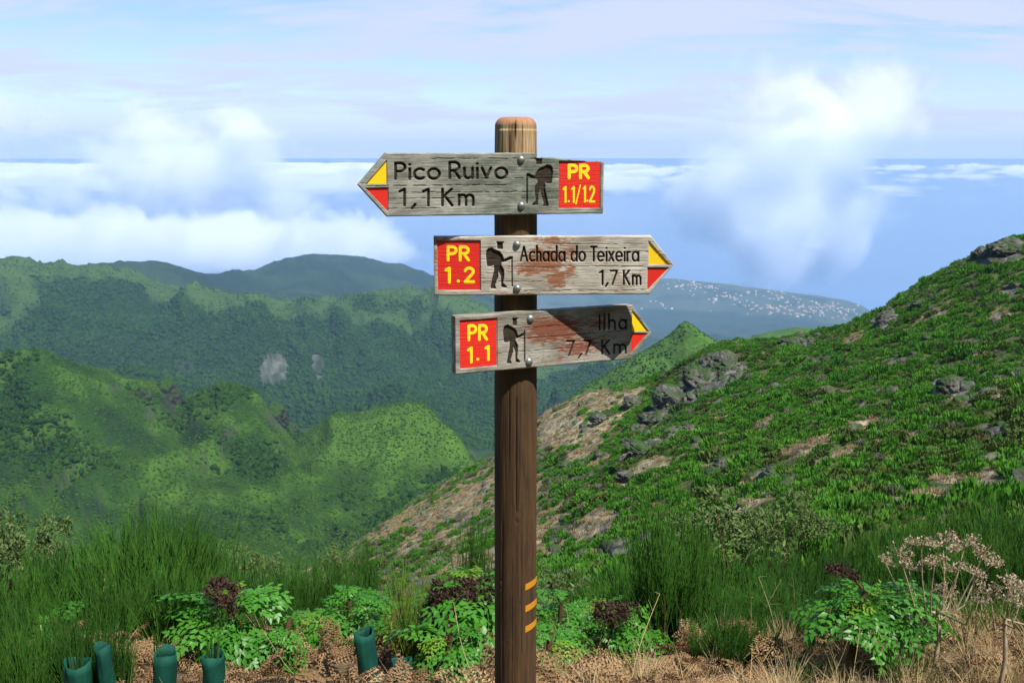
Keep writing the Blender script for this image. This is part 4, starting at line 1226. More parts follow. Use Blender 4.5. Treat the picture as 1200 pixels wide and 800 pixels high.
for i, (px, py, w, h, ry, lab) in enumerate([
    (1182, 293, 46, 18, 0, 'long grey crag on the skyline at the right edge'),
    (1150, 300, 24, 12, 0, 'small dark grey crag at the left end of the skyline crag'),
    (1036, 376, 24, 17, -.3, 'grey rock knob on the skyline right of the far village'),
    (1078, 356, 20, 8, -.3, 'low grey rock on the brow below the skyline crag'),
    (848, 425, 40, 22, 0, 'broad grey crag crowning the rocky spur'),
    (818, 447, 44, 26, .3, 'tallest grey crag on the rocky spur, below its crown'),
    (788, 472, 46, 24, .3, 'grey crag halfway down the rocky spur'),
    (768, 492, 36, 16, .3, 'lowest grey crag of the rocky spur'),
    (756, 525, 56, 9, .35, 'long flat grey slab below the rocky spur'),
    (1113, 452, 30, 20, 0, 'grey rock among broom on the right hillside, beside a bare scar'),
    (1128, 472, 22, 14, 0, 'lower grey rock just under the hillside rock'),
    (846, 548, 24, 18, 0, 'rounded grey rock in scrub right of the post'),
    (908, 554, 34, 9, .3, 'narrow pale rock ledge in broom on the hillside'),
    (932, 402, 34, 9, .1, 'low grey rocks on the saddle skyline'),
    (1186, 508, 30, 14, 0, 'grey rock near the right edge above the broom'),
    (744, 472, 30, 13, .2, 'grey crag on the dry brow left of the rocky spur'),
    (702, 494, 22, 10, .1, 'small grey rock on the dry slope just right of the post'),
    (736, 556, 26, 10, .3, 'grey ledge in scrub under the long flat slab'),
    (664, 546, 20, 9, .1, 'low grey rock on the pale slope beside the post'),
    (985, 425, 14, 9, 0, 'single small grey boulder high on the green slope')]):
    p, r_ = strike(px, py + 3, 20)
    k = r_ / F_PX / .98
    o = link('rock_outcrop', crag_mesh(100 + i, w * k * .46, max(w * k * .42, .9), h * k * .62), None, (p[0], p[1], ground_xy(p[0], p[1]) + h * k * .1), (0, ry, rng.uniform(-.3, .3)))
    tag(o, lab, 'rock', 'rock outcrops on the hillside')
for i, (px, py, w, h, lab) in enumerate([(196, 466, 30, 40, 'dark rock tower on the left ridge'), (168, 470, 16, 30, 'thin rock rib left of the dark tower on the ridge'), (322, 488, 34, 34, 'broken rock face below the round knob of the ridge'), (266, 508, 22, 22, 'small dark cliff in the gully of the left ridge'),
                                        (338, 506, 26, 22, 'rock step at the foot of the round knob')]):
    p, r_ = strike(px, py, 300)
    k = r_ / F_PX
    o = link('rock_outcrop', crag_mesh(140 + i, w * k * .5, w * k * .45, h * k * .45, 5, m_crag), None, (p[0], p[1], ground_xy(p[0], p[1]) - h * k * .12), (0, .1, rng.uniform(-.5, .5)))
    tag(o, lab, 'rock', 'rock outcrops on the left ridge')
# loose stones where the hillside is bare rock
K_ST = [crag_mesh(160 + k, 1, .9, .7, 3) for k in range(3)]
az, r = sample(16, 230, 1.0, g=np.random.default_rng(61))
rk, dr = lookup(ROCK, az, r), lookup(DRY, az, r)
gs = np.random.default_rng(62)
ok = (gs.uniform(size=len(az)) < rk * .85 + dr * .05) & in_view(az, r, .5)
az, r = az[ok], r[ok]; x, y = r * np.sin(az), r * np.cos(az); n = len(x)
sc = .18 + .65 * gs.uniform(size=n) ** 2.5
scatter('loose_stones', 'grey stones and broken rock strewn over the bare patches of the hillside', K_ST, np.stack([x, y, ground(az, r)], 1), np.stack([sc, sc, sc * gs.uniform(.6, 1.2, n)], 1), euler_z(n, .4, gs), gs.integers(0, 3, n))
# dry tussocks on the bare scars
m_tan = leaf_mat('dry_tussock', (.20, .15, .075), (.40, .31, .17), .1, .85, .1, .3, .6)
K_TAN = [tuft_mesh(35 + k, m_tan, 110, (.5, .03), .55, .9) for k in range(2)]
az, r = sample(15, 235, 1.6, g=np.random.default_rng(63))
dr = lookup(DRY, az, r)
ok = (gs.uniform(size=len(az)) < dr * .8 + .11) & in_view(az, r, .5)
az, r = az[ok], r[ok]; x, y = r * np.sin(az), r * np.cos(az); n = len(x)
sc = gs.uniform(.2, .5, n)
scatter('dry_tussocks', 'pale dry grass tussocks on the bare scars of the hillside', K_TAN, np.stack([x, y, ground(az, r) - .03], 1), np.stack([sc, sc, sc], 1), euler_z(n, .15, gs), gs.integers(0, 2, n))

# ------------------------------------------------------------------ the far village
m_wall, t, out = new_mat('white_render'); principled(t, out, (.62, .60, .56), .9, .2)
m_tile, t, out = new_mat('orange_roof_tile'); principled(t, out, (.42, .15, .07), .9, .2)
def house_mesh(w, d, h):
    rz = h + w * .28
    V = [(-w, -d, -4), (w, -d, -4), (w, d, -4), (-w, d, -4), (-w, -d, h), (w, -d, h), (w, d, h), (-w, d, h), (0, -d, rz), (0, d, rz)]
    ov = 1.08
    V += [(-w * ov, -d * ov, h - .1), (w * ov, -d * ov, h - .1), (w * ov, d * ov, h - .1), (-w * ov, d * ov, h - .1), (0, -d * ov, rz + .25), (0, d * ov, rz + .25)]
    F = [(0, 1, 5, 4), (1, 2, 6, 5), (2, 3, 7, 6), (3, 0, 4, 7), (4, 5, 8), (6, 7, 9), (10, 14, 15, 13), (11, 12, 15, 14)]
    me = bpy.data.meshes.new('house'); me.from_pydata(V, [], F)
    me.materials.append(m_wall); me.materials.append(m_tile)
    me.polygons.foreach_set('material_index', [0] * 6 + [1] * 2); me.update()
    return me
HOUSES = [house_mesh(7, 9, 7), house_mesh(9, 7, 6), house_mesh(6, 12, 9)]
gv = np.random.default_rng(12)
n_h = 0
spots_v = [(800, 336, 30, 5, 22), (850, 350, 30, 7, 26), (880, 362, 40, 6, 26), (930, 362, 34, 8, 60), (965, 364, 26, 7, 40), (900, 345, 30, 5, 20), (830, 338, 20, 4, 16), (995, 368, 16, 6, 14), (745, 340, 30, 5, 10), (780, 356, 30, 8, 8)]
for cx, cy_, sx, sy, n in spots_v:
    for k in range(n):
        px, py = gv.normal(cx, sx * .55), gv.normal(cy_, sy * .6)
        az_, t_ = px_dir(px, py)
        p, r_ = strike(px, py, 4800)
        if r_ < 5000 or r_ > 8000 or p[2] < SEA_Z + 20: continue
        q = r_ * gv.uniform(.995, 1.005); x_, y_ = q * math.sin(az_), q * math.cos(az_)
        o = link('village_house', HOUSES[int(gv.integers(3))], None, (x_, y_, ground_xy(x_, y_)), (0, 0, gv.uniform(0, 3.14)), gv.uniform(.55, 1.0))
        tag(o, 'tiny white house with tiled roof in the far coastal village', 'house', 'houses of the far coastal village')
        n_h += 1
# ------------------------------------------------------------------ foreground plants
def spot(px, r):
    az_, _ = px_dir(px, 700)
    x_, y_ = r * math.sin(az_), r * math.cos(az_)
    return np.array([x_, y_, float(ground_xy(x_, y_))])
def z_at(px, py, r):
    return EYE + float(px_dir(px, py)[1]) * r

def curve_pts(p, d, L, n, bend, g, drift=.12):
    P = [np.array(p, float)]; d = np.array(d, float) / np.linalg.norm(d)
    for k in range(n):
        d = d + np.asarray(bend) / n + g.normal(size=3) * drift / n; d /= np.linalg.norm(d)
        P.append(P[-1] + d * L / n)
    return np.array(P)

def broom_mesh(seed, mats, stems=70, spread=.45, twig=9, r0=.006, woody=.0):
    """upright whippy shrub, height about 1: green whips, with WOODY of each stem's foot brown"""
    g = np.random.default_rng(seed); gb, wb = MB(), MB()
    for s_ in range(stems):
        a = g.uniform(0, 6.283); rr = spread * math.sqrt(g.uniform())
        base = np.array([math.cos(a), math.sin(a), 0]) * rr * .35
        lean = np.array([math.cos(a) * rr * .85, math.sin(a) * rr * .85, 1.0])
        L = g.uniform(.35, 1.0) * (1 - .25 * rr / max(spread, .01))
        P = curve_pts(base, lean, L, 5, (0, 0, .25), g, .35)
        (wb if g.uniform() < woody else gb).tube(P[:4] if woody else P, np.linspace(r0 * (1.7 if woody else 1), r0 * (.8 if woody else .45), 4 if woody else 6), 3)
        if woody: gb.tube(P[3:], np.linspace(r0 * .5, r0 * .3, 3), 3)
        for k in range(twig):
            f = g.uniform(.22, .93); i = f * 5; j = int(i); q = P[j] + (P[min(j + 1, 5)] - P[j]) * (i - j)
            d = P[min(j + 1, 5)] - P[j]; d /= np.linalg.norm(d)
            dd = d + g.normal(size=3) * .26 + np.array([0, 0, .25])
            gb.tube(curve_pts(q, dd, g.uniform(.14, .34) * (1.15 - f * .5), 2, (0, 0, .45), g, .2), (r0 * .42, r0 * .36, r0 * .12), 3)
    parts = [('whips', gb.build('whips', mats[0], True))]
    if wb.n: parts.append(('stems', wb.build('stems', mats[1], True)))
    return parts

BROOMS = [broom_mesh(200 + k, (m_broom, m_bark), 120, sp, 12, .0068) for k, sp in enumerate((.42, .55, .5, .36))]
BROOM_W = broom_mesh(220, (m_broom, m_bark), 85, .36, 18, .006, .6)
BROOM_Y = broom_mesh(221, (m_broom_y, m_bark), 60, .28, 8, .006, .0)
def broom(parts, px, r, top, label, group, width=1.0):
    p = spot(px, r); h = max(.25, z_at(px, top, r) - p[2]) * 1.13 + .03
    if len(parts) == 1:
        o = link('broom_shrub', parts[0][1], None, (p[0], p[1], p[2] - .03), (0, 0, rng.uniform(0, 6.28)), (h * width * 1.05, h * width * 1.05, h))
    else:
        o = link('broom_shrub', None, None, (p[0], p[1], p[2] - .03), (0, 0, rng.uniform(0, 6.28)), (h * width, h * width, h))
        for nm, me in parts: link(nm, me, o)
    tag(o, label, 'shrub', group)
    return o
G1 = 'broom thicket at the left'
for i, (px, r, top) in enumerate([(-60, 6.4, 640), (-20, 7.6, 628), (25, 6.3, 660), (75, 6.8, 640), (112, 7.4, 630), (148, 6.7, 614), (180, 7.0, 600), (206, 7.3, 606), (232, 7.0, 640), (60, 7.9, 640), (165, 8.0, 612), (130, 5.8, 672), (190, 5.9, 664), (225, 6.2, 668), (0, 5.6, 700), (250, 7.6, 640)]):
    broom(BROOMS[i % 4], px, r, top, 'dark green upright broom shrub in the dense thicket at the left', G1)
for i, (px, r, top) in enumerate([(45, 5.1, 705), (85, 4.9, 712), (15, 4.8, 735), (125, 5.0, 722), (-30, 4.9, 720)]):
    broom(BROOMS[(i + 1) % 4], px, r, top, 'low broom shrub behind the tree guards at bottom left', 'low broom behind the tree guards', .8)
for i, (px, r, top) in enumerate([(318, 7.2, 664), (345, 6.8, 656), (372, 7.4, 652), (392, 7.8, 650), (300, 7.9, 668), (408, 8.4, 660), (335, 6.2, 690)]):
    broom(BROOMS[(i + 2) % 4], px, r, top, 'broom shrub in the small clump between the leafy plants left of the post', 'broom clump left of the post', .8)
broom(BROOMS[3], 428, 8.6, 632, 'thin spiky broom rising alone against the pale slope left of the post', None, .35)
broom(BROOM_Y, 478, 5.0, 668, 'yellow green broom tuft beside the purple seed heads, left stems', 'yellow green broom tufts', .75)
broom(BROOM_Y, 503, 5.3, 676, 'yellow green broom tuft nearest the purple seed heads', 'yellow green broom tufts', .6)
broom(BROOMS[3], 556, 12.0, 610, 'slim broom showing just left of the post', None, .4)
broom(BROOM_W, 777, 5.6, 585, 'tall open broom with bare reddish brown stems right of the post', None, .72)
broom(BROOM_W, 806, 6.2, 600, 'second tall broom with brown stems, just right of the tallest one', None, .7)
for i, (px, r, top) in enumerate([(752, 7.2, 640), (826, 6.6, 668), (848, 6.1, 690), (878, 6.4, 684), (906, 6.8, 676), (872, 7.6, 655), (925, 7.8, 660), (838, 7.6, 650), (700, 8.5, 668), (725, 7.6, 664), (905, 8.8, 640), (945, 6.2, 700), (858, 5.3, 718), (892, 5.4, 722), (830, 5.4, 722)]):
    broom(BROOMS[i % 4], px, r, top, 'bright green broom shrub in the thicket right of the tall brown stemmed broom', 'broom thicket right of the post', .95)
for i, (px, r, top) in enumerate([(960, 9.2, 640), (990, 11, 628), (1022, 12, 618), (1052, 11.5, 602), (1082, 11.4, 594), (1112, 11, 588), (1142, 10.8, 584), (1172, 10.3, 578), (1202, 9.8, 580), (1236, 9.4, 586), (1275, 9.0, 590), (1095, 9.6, 618), (1135, 9.0, 622), (1180, 8.6, 622), (1040, 9.4, 640), (1000, 8.6, 660), (1220, 8.2, 630), (1065, 10.2, 612), (1158, 9.4, 605)]):
    broom(BROOMS[(i + 1) % 4], px, r, top, 'tall broom shrub in the thick band along the right edge', 'broom band at the right edge', .85)
for i, (px, r, top) in enumerate([(1060, 7.0, 690), (1100, 6.8, 690), (1150, 6.6, 690), (1190, 6.3, 700), (1215, 6.0, 710), (1040, 6.2, 715)]):
    broom(BROOMS[(i + 3) % 4], px, r, top, 'low broom shrub behind the bleached dead umbel plant', 'low broom around the dead umbel plant', .9)

# ---- leafy giant parsley with purple seed heads
def frond_mesh(seed, mat, L=.42, pairs=8, droop=.75, curl=0.0, leaf=.074, crumple=0.0, step=.042):
    g = np.random.default_rng(seed); mb = MB()
    s_ = np.linspace(0, 1, 12)
    ax = np.stack([L * (s_ - .12 * s_ ** 2), .04 * L * np.sin(s_ * 5 + seed), L * (.42 * s_ - droop * s_ ** 2)], 1)
    mb.tube(ax, np.linspace(.0035, .001, 12), 3)
    def at_s(f):
        i = f * 11; j = min(int(i), 10); q = ax[j] + (ax[j + 1] - ax[j]) * (i - j); d = ax[j + 1] - ax[j]; return q, d / np.linalg.norm(d)
    def leaflet(p, d, up, ln, wd):
        d = d / np.linalg.norm(d); sd = np.cross(d, up); sd /= np.linalg.norm(sd) + 1e-9; nn = np.cross(sd, d)
        fold = .25 + crumple * g.uniform(0, 1.5)
        m1 = p + d * ln * .38; tip = p + d * ln - nn * ln * (.14 + crumple * g.uniform(0, .8))
        mb.add([p, m1 + sd * wd + nn * wd * fold, tip, m1 - sd * wd + nn * wd * fold, m1 + nn * 0], [[0, 1, 4], [1, 2, 4], [0, 4, 3], [4, 2, 3]])
    for k in range(pairs):
        f = .22 + .75 * k / (pairs - 1)
        q, d = at_s(f)
        pl = L * .40 * math.sin(math.pi * (.25 + .72 * (1 - f))) * g.uniform(.85, 1.1)
        for sd in (-1, 1):
            side = np.cross(np.array([0, 0, 1.0]), d) * sd; side /= np.linalg.norm(side)
            pd = side * .9 + d * .55 + np.array([0, 0, -.18 - .3 * curl]) + g.normal(size=3) * .07; pd /= np.linalg.norm(pd)
            up = np.cross(d, side) * sd; up = up if up[2] > 0 else -up
            n = max(2, int(pl / step))
            mb.add([q, q + pd * pl * .9, q + pd * pl * .9 + np.array([0, 0, .0012]), q + np.array([0, 0, .003])], [[0, 1, 2, 3]])
            for j in range(n):
                u_ = (j + .6) / n; pp = q + pd * pl * u_ + np.array([0, 0, -.10 * pl * u_ * u_])
                s2 = np.cross(up, pd); s2 /= np.linalg.norm(s2) + 1e-9
                for h in (-1, 1):
                    leaflet(pp, s2 * h * .8 + pd * .75 + g.normal(size=3) * .12, up + g.normal(size=3) * .2, leaf * (1.1 - .5 * u_) * g.uniform(.8, 1.2), leaf * .24)
            leaflet(q + pd * pl, pd, up, leaf * .9, leaf * .22)
    q, d = at_s(1.0)
    leaflet(q, d, np.array([0, 0, 1.0]) + 0 * d + .01, leaf * 1.1, leaf * .26)
    return mb.build('leaf', mat, False)
FRONDS = [frond_mesh(300 + k, m_leaf, .44, 6, dr) for k, dr in enumerate((.45, .62, .8))]
FRONDS_Y = [frond_mesh(310 + k, m_leaf_y, .38, 6, dr, leaf=.06) for k, dr in enumerate((.55, .75))]

def umbel_mesh(seed, mat, rays=46, R=.085, flat=.55, seeds=13, thick=.0014):
    g = np.random.default_rng(seed); mb = MB()
    for k in range(rays):
        th_ = math.acos(1 - g.uniform() * .95); a = g.uniform(0, 6.283)
        d = np.array([math.sin(th_) * math.cos(a), math.sin(th_) * math.sin(a), math.cos(th_) * flat + .12])
        tip = d * R * g.uniform(.8, 1.08)
        mb.tube([np.zeros(3), tip * .55 + np.array([0, 0, -.004]), tip], (thick, thick * .8, thick * .7), 3)
        for j in range(seeds):
            o = tip + g.normal(size=3) * R * .13; e = g.normal(size=3); e /= np.linalg.norm(e); f = np.cross(e, g.normal(size=3)); f /= np.linalg.norm(f)
            z_ = R * .10 * g.uniform(.6, 1.3)
            mb.add([o - e * z_, o + f * z_ * .5, o + e * z_, o - f * z_ * .5 + np.array([0, 0, z_ * .4])], [[0, 1, 2], [0, 2, 3], [0, 1, 3]])
            mb.tube([tip * .9, o], (thick * .6, thick * .4), 3)
    return mb.build('seed_head', mat, False)
UMB = [umbel_mesh(320, m_umbel), umbel_mesh(321, m_umbel, 56, .085, .7)]
DRYU = [umbel_mesh(330 + k, m_dry, 26, .07, .45, 6, .0012) for k in range(3)]

def parsley(px, r, crown_py, leaves, size, heads, label, young=.25, seed=0, spread=(0, 6.283)):
    g = np.random.default_rng(400 + seed)
    p = spot(px, r); cz = z_at(px, crown_py, r) - p[2]
    o = tag(link('leafy_plant', None, None, tuple(p)), label, 'plant')
    mb = MB(); top = np.array([g.normal() * .03, g.normal() * .03, cz])
    mb.tube([(0, 0, -.05), (.02, .0, cz * .4), tuple(top * np.array([.6, .6, .8])), tuple(top)], (.022, .019, .016, .012), 7)
    link('stem', mb.build('stem', m_bark), o)
    for k in range(leaves):
        a = spread[0] + (spread[1] - spread[0]) * (k + g.uniform(-.3, .3)) / leaves
        lay = g.uniform()
        yv = g.uniform() < young and lay > .4
        f = (FRONDS_Y if yv else FRONDS)[int(g.integers(2 if yv else 3))]
        s_ = size * g.uniform(.6, 1.2) * (1.0 if lay < .7 else .8)
        link('leaf', f, o, (top[0], top[1], cz - .16 * size * (1 - lay) - .02), (g.normal() * .3, -.45 * lay + .15 + g.normal() * .15, a), s_)
    for hx, hy, hr in heads:
        rr = r - .06
        hz = z_at(hx, hy, rr) - p[2]; q = spot(hx, rr)[:2] - p[:2]
        hb = MB(); hb.tube([tuple(top), (q[0] * .6 + top[0] * .4, q[1] * .6 + top[1] * .4, cz + (hz - cz) * .75), (q[0], q[1], hz - hr / F_PX * rr * .5)], (.008, .006, .004), 5)
        sp = link('seed_stalk', hb.build('seed_stalk', m_bark), o)
        link('seed_head', UMB[int(g.integers(2))], sp, (q[0], q[1], hz - hr / F_PX * rr * .4), (g.normal() * .2, g.normal() * .2, g.uniform(0, 6)), hr / F_PX * rr / .085)
    return o
parsley(272, 5.5, 702, 17, .82, [(258, 694, 24)], 'bright leafy plant with one dark seed head beside the left broom thicket', .1, 1)
parsley(408, 5.9, 700, 15, .8, [], 'leafy plant without seed heads behind the tallest green tree guard', .1, 2)
parsley(378, 6.1, 715, 9, .6, [], 'small leafy plant just left of the tallest green tree guard', .1, 12)
parsley(548, 5.0, 678, 20, .88, [(536, 706, 34), (560, 692, 30), (524, 690, 22)], 'big leafy plant with large purple brown seed heads touching the post', .45, 3)
parsley(520, 4.6, 738, 10, .6, [], 'low leafy plant under the purple seed heads left of the post', .1, 13)
parsley(655, 5.6, 706, 13, .72, [], 'leafy plant half hidden behind the right side of the post', .3, 4)
parsley(716, 5.1, 720, 14, .62, [(716, 716, 22), (738, 712, 14)], 'leafy plant with a small dark seed head right of the post', .5, 5)
parsley(1000, 5.3, 690, 22, .80, [(985, 668, 18), (1003, 716, 12)], 'lush bright green leafy plant beside the bleached dead umbels', .35, 6)
parsley(1080, 5.8, 722, 9, .5, [], 'small leafy plant under the bleached dead umbels', .1, 7)
parsley(330, 5.3, 728, 8, .5, [], 'small low leafy plant between the bright plant and the tallest tree guard', .1, 21)
parsley(452, 5.5, 716, 11, .62, [], 'leafy plant between the tallest tree guard and the yellow green broom', .2, 22)
parsley(640, 4.7, 742, 8, .5, [], 'low leafy plant at the right foot of the post', .2, 23)
parsley(765, 5.4, 736, 8, .45, [], 'small leafy plant under the tall brown stemmed broom', .2, 24)
parsley(70, 6.0, 718, 9, .6, [], 'leafy plant glimpsed inside the left broom thicket', .0, 8)

# ---- bleached dead umbel plants
def dead_umbel(px, r, base_py, heads, label, seed):
    g = np.random.default_rng(seed); p = spot(px, r)
    o = tag(link('dead_umbel_plant', None, None, tuple(p)), label, 'plant')
    mb = MB(); fork = np.array([0, 0, z_at(px, base_py, r) - p[2]])
    mb.tube([(0, 0, -.05), fork * .5 + np.array([.02, 0, 0]), fork], (.013, .011, .009), 6)
    link('stem', mb.build('stem', m_dry), o)
    for hx, hy, hr in heads:
        rr = r + g.normal() * .12
        hz = z_at(hx, hy, rr) - p[2]; q = spot(hx, rr)[:2] - p[:2]
        tip = np.array([q[0], q[1], hz - .02])
        k1 = fork * .8 + (tip - fork) * np.array([.55, .55, .25]) + g.normal(size=3) * .015
        bb = MB(); bb.tube([fork * g.uniform(.75, 1), k1, (k1 + tip) / 2 + g.normal(size=3) * .012, tip], (.0055, .0045, .0036, .0028), 5)
        st = link('branch', bb.build('branch', m_dry), o)
        link('seed_head', DRYU[int(g.integers(3))], st, tuple(tip), (g.normal() * .35, g.normal() * .35, g.uniform(0, 6)), hr / F_PX * rr / .07)
dead_umbel(1100, 5.3, 715, [(1050, 645, 15), (1075, 634, 17), (1100, 632, 18), (1125, 637, 18), (1148, 646, 16), (1062, 662, 14), (1092, 655, 15), (1120, 662, 14), (1140, 668, 13), (1035, 655, 11), (1160, 655, 12), (1108, 690, 12)], 'large bleached dead umbel plant with spreading seed heads', 501)
dead_umbel(1180, 5.1, 725, [(1160, 690, 15), (1182, 684, 17), (1200, 690, 16), (1150, 702, 12), (1192, 702, 13), (1215, 684, 15)], 'smaller bleached dead umbel plant at the right edge', 502)

# ---- rounded grey green bushes on the slope
def bush_leaf_mesh(seed, n=2600, blobs=26):
    g = np.random.default_rng(seed); mb = MB()
    C = g.normal(size=(blobs, 3)) * np.array([.55, .55, .38]); C[:, 2] = np.abs(C[:, 2]) * 1.0 + .25
    rad = g.uniform(.16, .32, blobs)
    i = g.integers(0, blobs, n); d = g.normal(size=(n, 3)); d /= np.linalg.norm(d, axis=1, keepdims=True)
    P = C[i] + d * (rad[i] * g.uniform(.75, 1.05, n))[:, None]
    e = d + g.normal(size=(n, 3)) * .6 + np.array([0, 0, .3]); e /= np.linalg.norm(e, axis=1, keepdims=True)
    f = np.cross(e, g.normal(size=(n, 3))); f /= np.linalg.norm(f, axis=1, keepdims=True)
    l, w = (.085 * g.uniform(.7, 1.4, n))[:, None], .028
    V = np.stack([P - e * l * .5, P + f * w, P + e * l, P - f * w], 1).reshape(-1, 3)
    b = np.arange(n)[:, None] * 4
    mb.add(V, np.concatenate([b + np.array([[0, 1, 2]]), b + np.array([[0, 2, 3]])]))
    tb = MB()
    for c in C:
        tb.tube([(0, 0, -.1), tuple(c * np.array([.4, .4, .5])), tuple(c)], (.03, .018, .006), 5)
    return mb.build('foliage', m_bush, False), tb.build('stems', m_bark)
BUSHES = [bush_leaf_mesh(600 + k) for k in range(2)]
for k, (px, r, top, wpx, lab) in enumerate([(850, 13.5, 592, 62, 'rounded grey green bush beyond the broom, right of the tall brown stemmed broom'), (812, 14.5, 606, 34, 'small grey green bush tucked beside the tall brown stemmed broom'), (935, 15.5, 592, 34, 'smaller grey green bush standing alone right of the rounded one'), (905, 15.0, 618, 26, 'lowest grey green bush between the two bigger ones'),
                                       (12, 7.4, 612, 46, 'leafy heath bush at the left edge behind the broom'), (45, 8.4, 628, 34, 'leafy heath bush inside the left broom thicket'), (395, 8.8, 650, 24, 'small leafy bush left of the lone spiky broom'), (300, 9.0, 650, 26, 'leafy bush above the bright plant with one seed head'), (655, 8.6, 680, 30, 'leafy bush low behind the post')]):
    p = spot(px, r); h = z_at(px, top, r) - p[2]; w = wpx / F_PX * r
    o = tag(link('heath_bush', None, None, tuple(p), (0, 0, rng.uniform(0, 6))), lab, 'bush')
    s3 = (w * .95, w * .95, h / 1.15)
    link('foliage', BUSHES[k % 2][0], o, loc=(0, 0, max(0, h - 1.15 * w)), scale=(w * .95, w * .95, min(w, h / 1.15))); link('stems', BUSHES[k % 2][1], o, scale=s3)

# ------------------------------------------------------------------ tree guards
m_guard, t, out = new_mat('green_plastic_mesh')
tc = t.new('ShaderNodeTexCoord').outputs['Object']
wv = t.new('ShaderNodeTexWave', wave_type='BANDS', bands_direction='Z'); wv.inputs['Scale'].default_value = 130; t.l.new(tc, wv.inputs[0])
wv2 = t.new('ShaderNodeTexWave', wave_type='BANDS', bands_direction='X'); wv2.inputs['Scale'].default_value = 130; t.l.new(tc, wv2.inputs[0])
nz = t.noise(tc, 14, 5)
c = t.mix(t.maprange(nz, .35, .65), (.002, .036, .024), (.005, .062, .040))
c = t.mix(t.math('MULTIPLY', t.math('MULTIPLY', wv.outputs['Fac'], wv2.outputs['Fac']), .5), c, (.015, .12, .08))
b_ = principled(t, out, c, .65, .2, bump(t, t.math('ADD', wv.outputs['Fac'], wv2.outputs['Fac']), .35, .001))
def guard_mesh(seed, R, H):
    g = np.random.default_rng(seed); k = 28; nz_ = 14
    th_ = np.arange(k) * 2 * math.pi / k; zz_ = np.linspace(-.12, H, nz_)
    T_, Z_ = np.meshgrid(th_, zz_)
    def shell(rad, dz):
        rr = rad * (1 + .10 * np.cos(2 * T_ + seed) * smooth(Z_, 0, H) + .05 * np.sin(3 * T_ + Z_ * 30 + seed)) + .002 * np.sin(9 * T_ + seed)
        zc = Z_ + dz + (Z_ > H - .03) * .008 * np.sin(2 * T_ + 1.3 * seed)
        return np.stack([rr * np.cos(T_), rr * np.sin(T_), zc], -1).reshape(-1, 3)
    V = np.concatenate([shell(R, 0), shell(R - .0022, 0)])
    i = np.arange(k * nz_).reshape(nz_, k); j = np.roll(i, -1, 1); n = k * nz_
    F = np.concatenate([np.stack([i[:-1], j[:-1], j[1:], i[1:]], -1).reshape(-1, 4), np.stack([i[1:], j[1:], j[:-1], i[:-1]], -1).reshape(-1, 4) + n, np.stack([i[-1], j[-1], j[-1] + n, i[-1] + n], -1)])
    return mesh_np('tree_guard', V, F, m_guard)
SPRIG = broom_mesh(230, (m_broom, m_bark), 18, .42, 9, .030)[0][1]
for k, (px, r, top, wpx, lean, sprig, lab) in enumerate([
    (83, 3.95, 774, 29, .02, .24, 'green plastic tree guard with a broom seedling at bottom left'),
    (121, 4.75, 755, 19, -.05, .0, 'small green tree guard set back behind the seedling guard'),
    (179, 4.15, 762, 28, .10, .12, 'leaning green tree guard third from the left'),
    (246, 4.0, 765, 26, .0, .16, 'upright green tree guard in front of the bright leafy plant'),
    (434, 4.2, 738, 24, -.08, .0, 'tallest green tree guard midway between left edge and post'),
    (473, 3.9, 772, 23, -.06, .0, 'low green tree guard nearest the post')]):
    p = spot(px, r); H = z_at(px, top, r) - p[2]
    o = tag(link('tree_guard', guard_mesh(k + 1, wpx / 2 / F_PX * r * .99, H), None, tuple(p), (.03, lean, 0)), lab, 'tree guard', 'green tree guards in the bracken')
    if sprig:
        s_ = tag(link('broom_seedling', SPRIG, None, tuple(p), (0, 0, k), (.085, .085, H + sprig * 1.3)), 'thin broom seedling growing out of the ' + ('leftmost' if k == 0 else 'leaning' if k == 2 else 'upright') + ' green tree guard', 'seedling', 'seedlings in tree guards')

# ------------------------------------------------------------------ dead bracken, straw and grass underfoot
BRK = [frond_mesh(340 + k, m_brack, .40, 9, dr, .6, .034, .9, .024) for k, dr in enumerate((.35, .6, .8, 1.0))]
az, r = sample(2.75, 5.9, 130, -.60, .60, np.random.default_rng(31))
x, y = r * np.sin(az), r * np.cos(az)
g3 = np.random.default_rng(32)
pxs = to_px(x, y, ground(az, r))[0]
okb = (np.hypot(x - AXIS[0], y - AXIS[1]) > .12) & (g3.uniform(size=len(x)) < np.where(pxs > 880, .55, 1.0)) & (fbm(x / .7, y / .7, 3) > -.35)
x, y, az, r = x[okb], y[okb], az[okb], r[okb]
n = len(x)
s_ = g3.uniform(.3, .75, n)
pos = np.stack([x, y, ground(az, r) + g3.uniform(.0, .07, n)], 1)
scatter('dead_bracken', 'tangled brown dead bracken covering the ground at the bottom', BRK, pos, np.stack([s_, s_, s_], 1), np.stack([g3.normal(size=n) * .6, g3.normal(size=n) * .25 + .12, g3.uniform(0, 6.283, n)], 1), g3.integers(0, 4, n))

